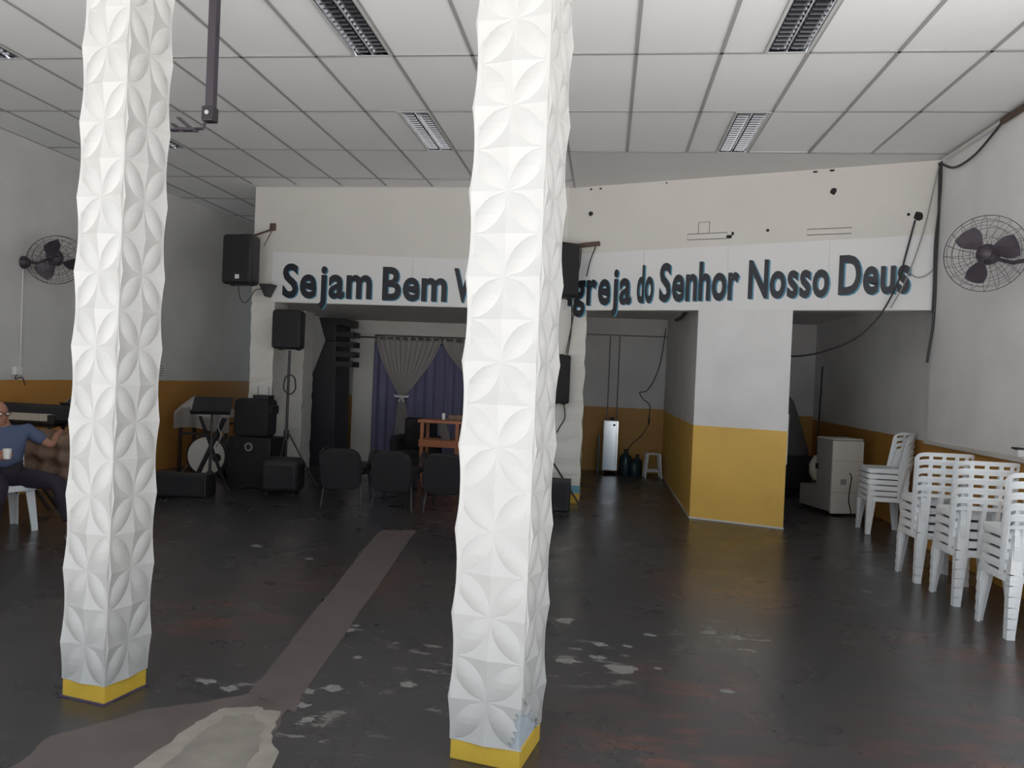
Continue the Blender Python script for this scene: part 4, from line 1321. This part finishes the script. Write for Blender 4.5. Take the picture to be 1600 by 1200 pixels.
# ------------------------------------------------------------------ right recess
t = thing('appliance', 'old cream box-shaped appliance with a power cord beside the chairs', 'appliance', (2.90, 10.22, 0), 0.30)
MB().box((0.0, -0.012, 0.03), (0.43, 0.012, 0.955)).build('rear_panel', 'cream', t, bevel=0.004)
prof = [(0.012, 0.05), (0.72, 0.05), (0.72, 0.32), (0.34, 0.34), (0.36, 0.97), (0.012, 0.97)]
MB().prism(prof, 0.0, 0.43, Matrix(((0, 0, 1, 0), (1, 0, 0, 0), (0, 1, 0, 0), (0, 0, 0, 1)))).build('body', 'grey_enamel', t, bevel=0.006)
MB().box((0.005, 0.0, 0.97), (0.425, 0.365, 0.985)).build('lid', 'cream', t, bevel=0.004)
MB().lathe([(0.02, 0), (0.10, 0.02), (0.145, 0.10), (0.15, 0.22), (0.13, 0.27), (0.09, 0.34), (0.02, 0.35)], 22, Matrix.Translation((0.16, 0.50, 0.37))).build('bowl', 'cream', t, smooth=True)
MB().box((-0.008, 0.30, 0.56), (0.0, 0.36, 0.63)).build('side_knob', 'black', t)
for z in (0.30, 0.70):
    MB().box((0.0, -0.0145, z - .002), (0.43, -0.0118, z + .002)).build('panel_seam', 'grey_enamel', t)
MB().box((0.12, -0.016, 0.40), (0.20, -0.0118, 0.47)).build('vent', 'grey_cable', t)
MB().tube(smoothpath([(0.24, -0.012, 0.55), (0.26, -0.03, 0.50), (0.245, -0.03, 0.35), (0.235, -0.03, 0.2), (0.265, -0.035, 0.08), (0.27, -0.04, 0.008)]), 0.007, 6).build('power_cord', 'cable', t, smooth=True)
for x in (0.04, 0.39):
    for y in (0.04, 0.66):
        MB().box((x - .02, y - .02, 0), (x + .02, y + .02, 0.05)).build('foot', 'black', t)
t = thing('broom', 'broom leaning upright in the dark recess, black handle up', 'broom', (3.30, 12.5, 0), 0)
MB().tube([(0, 0, 0.16), (0.05, 0.05, 1.96)], 0.013, 8).build('handle', 'black', t)
MB().prism([(-0.14, 0.0), (0.10, 0.0), (0.06, 0.18), (-0.06, 0.18)], -0.03, 0.03, RX).build('bristles', 'brown_cloth', t)
t = thing('covered_furniture', 'dim heap of furniture under a grey tarp deep in the right recess', 'furniture', (2.98, 13.15, 0))
cone = MB()
cone.lathe([(0.40, 0.0), (0.38, 0.3), (0.33, 0.62), (0.25, 0.9), (0.17, 1.15), (0.09, 1.40), (0.02, 1.47)], 18)
cone.v = [(x * (1 + 0.10 * math.sin(5 * math.atan2(y, x) + z * 3)), y * 0.8, z) for x, y, z in cone.v]
cone.build('tarp', 'dirty_white', t, smooth=True)
MB().box((-0.40, -0.36, 0.0), (0.36, -0.05, 0.52)).build('crate', 'black', t, bevel=0.02)
wb = MB().box((0, -0.14, 0), (0.035, 0.14, 0.58)).build('white_board', 'white_box', bevel=0.004)
wb.location = (2.068, 9.30, 0.72)
tag(wb, 'narrow white board fixed on the right face of the partition', 'board')

# ------------------------------------------------------------------ cables and pipe at right
def cable(pts, lab, r=0.008, m='cable', n=6):
    return tag(MB().tube(smoothpath(pts, 6), r, n).build('wall_cable', m, smooth=True), lab, 'cable', 'loose cables by the right wall')
cable([(3.36, 8.55, 4.02), (3.365, 8.53, 3.6), (3.36, 8.52, 3.0), (3.365, 8.52, 2.6), (3.36, 8.53, 2.3), (3.345, 8.56, 2.05), (3.34, 8.58, 1.93)], 'dark cable bundle hanging in the corner of the sign beam and right wall', 0.013)
cable([(3.36, 8.50, 4.02), (3.35, 8.46, 3.70), (3.33, 8.50, 3.2), (3.345, 8.52, 2.8), (3.35, 8.53, 2.45)], 'second thinner cable hanging beside the corner bundle', 0.008)
cable([(3.17, 8.62, 3.43), (3.09, 8.62, 3.05), (3.02, 8.62, 2.75), (2.86, 8.66, 2.40), (2.66, 8.80, 2.16), (2.40, 9.1, 2.02), (2.20, 9.5, 1.98), (2.09, 9.8, 2.02)], 'long black cable from the wall hole sagging into the recess', 0.010)
cable([(3.35, 8.54, 3.98), (3.24, 8.57, 3.3), (3.10, 8.60, 2.80), (2.98, 8.66, 2.50)], 'thin grey cable running diagonally across the word end of the sign', 0.006, 'grey_cable')
cable([(3.12, 8.60, 2.88), (3.2, 8.58, 2.82), (3.28, 8.56, 2.84), (3.35, 8.53, 2.91)], 'short cable linking the sign end to the corner bundle', 0.006, 'grey_cable')
cable([(3.36, 8.52, 4.0), (3.345, 8.15, 3.86), (3.345, 7.75, 3.86), (3.345, 7.40, 3.95), (3.345, 7.20, 4.02)], 'black cable sagging under the ceiling along the right wall', 0.012)
t = thing('ceiling_conduit', 'white conduit along the top of the right wall with a brown joint', 'conduit', (0, 0, 0))
MB().tube([(3.355, 8.36, 4.02), (3.355, 7.25, 4.02)], 0.020, 8).build('pipe', 'white_cable', t, smooth=True)
MB().tube([(3.355, 7.25, 4.02), (3.355, 6.7, 4.02)], 0.028, 8).build('joint', 'brown_metal', t, smooth=True)
t = thing('wall_hook', 'small black and white hook fitting on the right wall at the frame edge', 'hook', (3.36, 6.72, 1.16))
MB().box((-0.03, -0.04, -0.04), (0.018, 0.04, 0.02)).build('bracket_body', 'white_box', t, bevel=0.006)
MB().box((-0.04, -0.03, 0.022), (0.018, 0.05, 0.036)).build('hook_plate', 'black', t)
wn_ang = math.atan2(12.8 - 9.2, -6.22 + 6.64)
t = thing('wall_notice', 'small faded notice on the left wall above the ochre dado', 'notice', (-6.468, 10.6, 1.36), wn_ang)
MB().box((-0.06, -0.006, 0.0), (0.06, -0.001, 0.20)).build('sheet', 'soffit', t)
for k in range(5):
    MB().box((-0.05, -0.0085, 0.02 + k * 0.036), (0.045, -0.006, 0.036 + k * 0.036)).build('text_line', 'grey_cable', t)
# objects at the foot of the middle pillar
t = thing('floor_box', 'dark box on the floor in front of the middle pillar', 'box', (-0.50, 9.42, 0))
MB().box((-0.16, -0.13, 0), (0.13, 0.13, 0.37)).build('body', 'black', t, bevel=0.012)
MB().box((-0.13, -0.137, 0.04), (0.10, -0.128, 0.33)).build('front_grille', 'grille', t)
t = thing('microphone_stand', 'black microphone stand leaning across the foot of the middle pillar', 'stand', (0, 0, 0))
MB().tube([(-0.24, 9.62, 0.01), (-0.66, 9.62, 0.62)], 0.013, 8).build('leg', 'black_metal', t)
MB().tube([(-0.66, 9.62, 0.62), (-0.90, 9.50, 0.01)], 0.013, 8).build('leg', 'black_metal', t)
MB().tube([(-0.66, 9.62, 0.60), (-0.70, 9.60, 1.35)], 0.012, 8).build('pole', 'black_metal', t)
MB().tube([(-0.66, 9.62, 0.62), (-0.62, 9.86, 0.01)], 0.013, 8).build('leg', 'black_metal', t)

# ------------------------------------------------------------------ seated man at left edge
def skin_mesh(name, verts, edges, radii, root=0, sub=2, m='skin', parent=None):
    me = bpy.data.meshes.new(name)
    me.from_pydata([Vector(v) for v in verts], edges, [])
    o = bpy.data.objects.new(name, me)
    COL.objects.link(o)
    sk = o.modifiers.new('skin', 'SKIN')
    sk.use_smooth_shade = True
    for i, r in enumerate(radii):
        rr = r if isinstance(r, tuple) else (r, r)
        me.skin_vertices[0].data[i].radius = rr
        me.skin_vertices[0].data[i].use_root = (i == root)
    su = o.modifiers.new('sub', 'SUBSURF')
    su.levels = sub
    su.render_levels = sub
    bpy.context.view_layer.update()
    out = bpy.data.meshes.new_from_object(o.evaluated_get(bpy.context.evaluated_depsgraph_get()))
    out.name = name
    bpy.data.objects.remove(o, do_unlink=True)
    out.materials.clear()
    out.materials.append(MT[m])
    for p in out.polygons:
        p.use_smooth = True
    return link(name, out, parent)
PX, PY = -5.46, 6.38
man = thing('person', 'seated man in a blue shirt and dark trousers holding a white cup', 'person', (PX, PY, 0))
def L_(x, y, z):
    if z > 0.6: z -= (z - 0.6) * 0.13
    return (x + 0.0 - (-5.42), y - PY, z)
pel, waist, chest, neck = L_(-5.38, 6.42, .50), L_(-5.40, 6.44, .66), L_(-5.43, 6.47, .86), L_(-5.44, 6.46, 1.00)
headc = L_(-5.445, 6.42, 1.10)
shL, elL, wrL = L_(-5.29, 6.60, .95), L_(-5.12, 6.70, .78), L_(-5.20, 6.88, .90)
shR, elR, wrR = L_(-5.56, 6.33, .95), L_(-5.44, 6.08, .74), L_(-5.12, 6.04, .735)
hL, knL, anL = L_(-5.30, 6.48, .49), L_(-4.79, 6.38, .47), L_(-4.66, 6.38, .09)
hR, knR, anR = L_(-5.46, 6.36, .49), L_(-5.06, 6.02, .47), L_(-5.15, 6.03, .09)
body_v = [pel, waist, chest, neck, headc, L_(-5.44, 6.41, 1.16), shL, elL, wrL, shR, elR, wrR, hL, knL, anL, hR, knR, anR, L_(-4.58, 6.32, .04), L_(-5.06, 5.93, .04)]
body_e = [(0,1),(1,2),(2,3),(3,4),(4,5),(2,6),(6,7),(7,8),(2,9),(9,10),(10,11),(0,12),(12,13),(13,14),(0,15),(15,16),(16,17),(14,18),(17,19)]
body_r = [.12, .12, .12, .055, .085, .07, .055, .040, .026, .055, .040, .028, .08, .055, .035, .08, .055, .035, .03, .03]
skin_mesh('body', body_v, body_e, body_r, 0, 2, 'skin', man)
# hands: palm and five fingers each
def hand(wr, d, side, curl, nm):
    d = Vector(d).normalized()
    s = Vector(side).normalized()
    n = d.cross(s).normalized()
    w = Vector(wr)
    palm = w + d * 0.05
    vs = [w, palm, w + d * 0.085]
    es = [(0, 1), (1, 2)]
    rs = [(.024, .026), (.020, .036), (.017, .036)]
    skin_mesh(nm + '_palm' if False else 'hand', vs, es, rs, 0, 2, 'skin', man)
    for k, (o_, ln) in enumerate(((-0.03, .062), (-0.010, .072), (0.011, .068), (0.03, .052))):
        a = w + d * 0.075 + s * o_
        b = a + (d * math.cos(curl * .5) + n * math.sin(curl * .5)) * ln * .45
        c = b + (d * math.cos(curl) + n * math.sin(curl)) * ln * .33
        e = c + (d * math.cos(curl * 1.7) + n * math.sin(curl * 1.7)) * ln * .3
        skin_mesh('finger', [a, b, c, e], [(0,1),(1,2),(2,3)], [.0105, .0095, .0088, .0075], 0, 1, 'skin', man)
    a = w + d * 0.03 - s * 0.028
    b = a + (d * .6 - s * .6 + n * .5).normalized() * .035
    c = b + (d * .75 - s * .1 + n * .65).normalized() * .03
    skin_mesh('thumb', [a, b, c], [(0,1),(1,2)], [.013, .0105, .009], 0, 1, 'skin', man)
hand(wrR, (0.85, 0.05, 0.10), (0.0, 0.35, -0.9), 1.1, 'right')
hand(wrL, (-0.1, 0.6, 0.1), (0.9, 0.1, 0.0), 0.5, 'left')
# clothes
skin_mesh('shirt', [L_(-5.38, 6.42, .53), waist, chest, L_(-5.435, 6.465, .965), shL, Vector(shL).lerp(Vector(elL), .75), shR, Vector(shR).lerp(Vector(elR), .75), L_(-5.33, 6.39, .66)],
          [(0,1),(1,2),(2,3),(2,4),(4,5),(2,6),(6,7)][:7], [(.155, .165), (.165, .155), (.15, .14), .07, .075, .062, .075, .062, .1], 0, 2, 'shirt', man)
skin_mesh('trousers', [pel, hL, Vector(hL).lerp(Vector(knL), .5), knL, Vector(knL).lerp(Vector(anL), .5), L_(-4.665, 6.38, .12), hR, Vector(hR).lerp(Vector(knR), .5), knR, Vector(knR).lerp(Vector(anR), .5), L_(-5.145, 6.03, .12)],
          [(0,1),(1,2),(2,3),(3,4),(4,5),(0,6),(6,7),(7,8),(8,9),(9,10)], [.14, .105, .092, .075, .065, .062, .105, .092, .075, .065, .062], 0, 2, 'trousers', man)
for an, d in ((anL, (0.5, -0.7, 0)), (anR, (0.6, -0.6, 0))):
    a = Vector(an); dd = Vector(d).normalized()
    skin_mesh('shoe', [a + Vector((0, 0, -.035)) - dd * .05, a + Vector((0, 0, -.045)) + dd * .05, a + Vector((0, 0, -.055)) + dd * .16], [(0,1),(1,2)], [(.045, .045), (.042, .04), (.032, .034)], 0, 2, 'shoe', man)
    pts = []
    sd_ = Vector((-dd.y, dd.x, 0))
    for q in range(16):
        an_ = 2 * PI * q / 16
        p = a + dd * (0.055 + 0.15 * math.cos(an_)) + sd_ * (0.045 * math.sin(an_))
        pts.append((p.x, p.y))
    MB().prism(pts, 0.0, 0.02).build('sole', 'sole', man)
# head details: face turned to the right
hc = Vector(headc) + Vector((0, 0, 0.02))
fdir = Vector((0.93, -0.35, -0.08)).normalized()
fs_ = Vector((0, 0, 1)).cross(fdir).normalized()
hm = Matrix((fdir, fs_, fdir.cross(fs_))).transposed().to_4x4()
hm.translation = hc
def ell(mb, c, r, n=16, m2=None):
    prof = [(max(1e-3, math.sin(PI * k / 10)), -math.cos(PI * k / 10)) for k in range(11)]
    b2 = MB().lathe(prof, n)
    b2.v = [tuple(hm @ Vector((c[0] + v[0]*r[0], c[1] + v[1]*r[1], c[2] + v[2]*r[2]))) for v in b2.v]
    mb.add(b2.v, b2.f)
    return mb
ell(MB(), (0, 0, 0.0), (.098, .076, .118)).build('head', 'skin', man, smooth=True)
fc = MB()
ell(fc, (.045, 0, -.06), (.05, .052, .05))
fc.build('jaw', 'skin', man, smooth=True)
nz = MB()
nz.add([tuple(hm @ Vector(v)) for v in ((.092, -.006, .025), (.092, .006, .025), (.122, 0, -.018), (.088, -.017, -.026), (.088, .017, -.026))], [(0, 1, 2), (0, 2, 3), (1, 4, 2), (3, 2, 4), (0, 3, 4, 1)])
nz.build('nose', 'skin', man, smooth=True)
for s in (-1, 1):
    ell(MB(), (.086, s * .030, .016), (.010, .014, .008)).build('eye', 'white_box', man, smooth=True)
    ell(MB(), (-.005, s * .078, -.005), (.022, .010, .034)).build('ear', 'skin', man, smooth=True)
ell(MB(), (.088, 0, -.055), (.010, .024, .006)).build('mouth', 'brown_cloth', man, smooth=True)
hr = MB()
ell(hr, (-.028, 0, .008), (.090, .080, .106))
hr.v = [v for v in hr.v]
hair = hr.build('hair', 'hair', man, smooth=True)
# glasses
g = MB()
for s in (-1, 1):
    ring = [tuple(hm @ Vector((.101, s * .032 + .025 * math.cos(2*PI*q/14), .016 + .019 * math.sin(2*PI*q/14)))) for q in range(14)]
    g.tube(ring, 0.003, 4, closed=True)
    g.tube([tuple(hm @ Vector((.101, s * .057, .02))), tuple(hm @ Vector((.0, s * .083, .02)))], 0.003, 4)
g.tube([tuple(hm @ Vector((.103, -.008, .02))), tuple(hm @ Vector((.103, .008, .02)))], 0.003, 4)
g.build('glasses', 'black', man)
# cup in his right hand
wv = Vector(wrR)
c = thing('cup', 'small white cup in the seated man\'s hand', 'cup', (PX + wv.x + 0.115, PY + wv.y - 0.02, wv.z - 0.005))
MB().lathe([(0.026, 0), (0.036, 0.085), (0.033, 0.085), (0.023, 0.005)], 18).build('beaker', 'cup', c, smooth=True)
plastic_chair((-5.41, 6.42, 0), math.atan2(-0.45, 0.85) - PI / 2, 'white plastic chair under the seated man at the left edge', 'white plastic chairs in use')
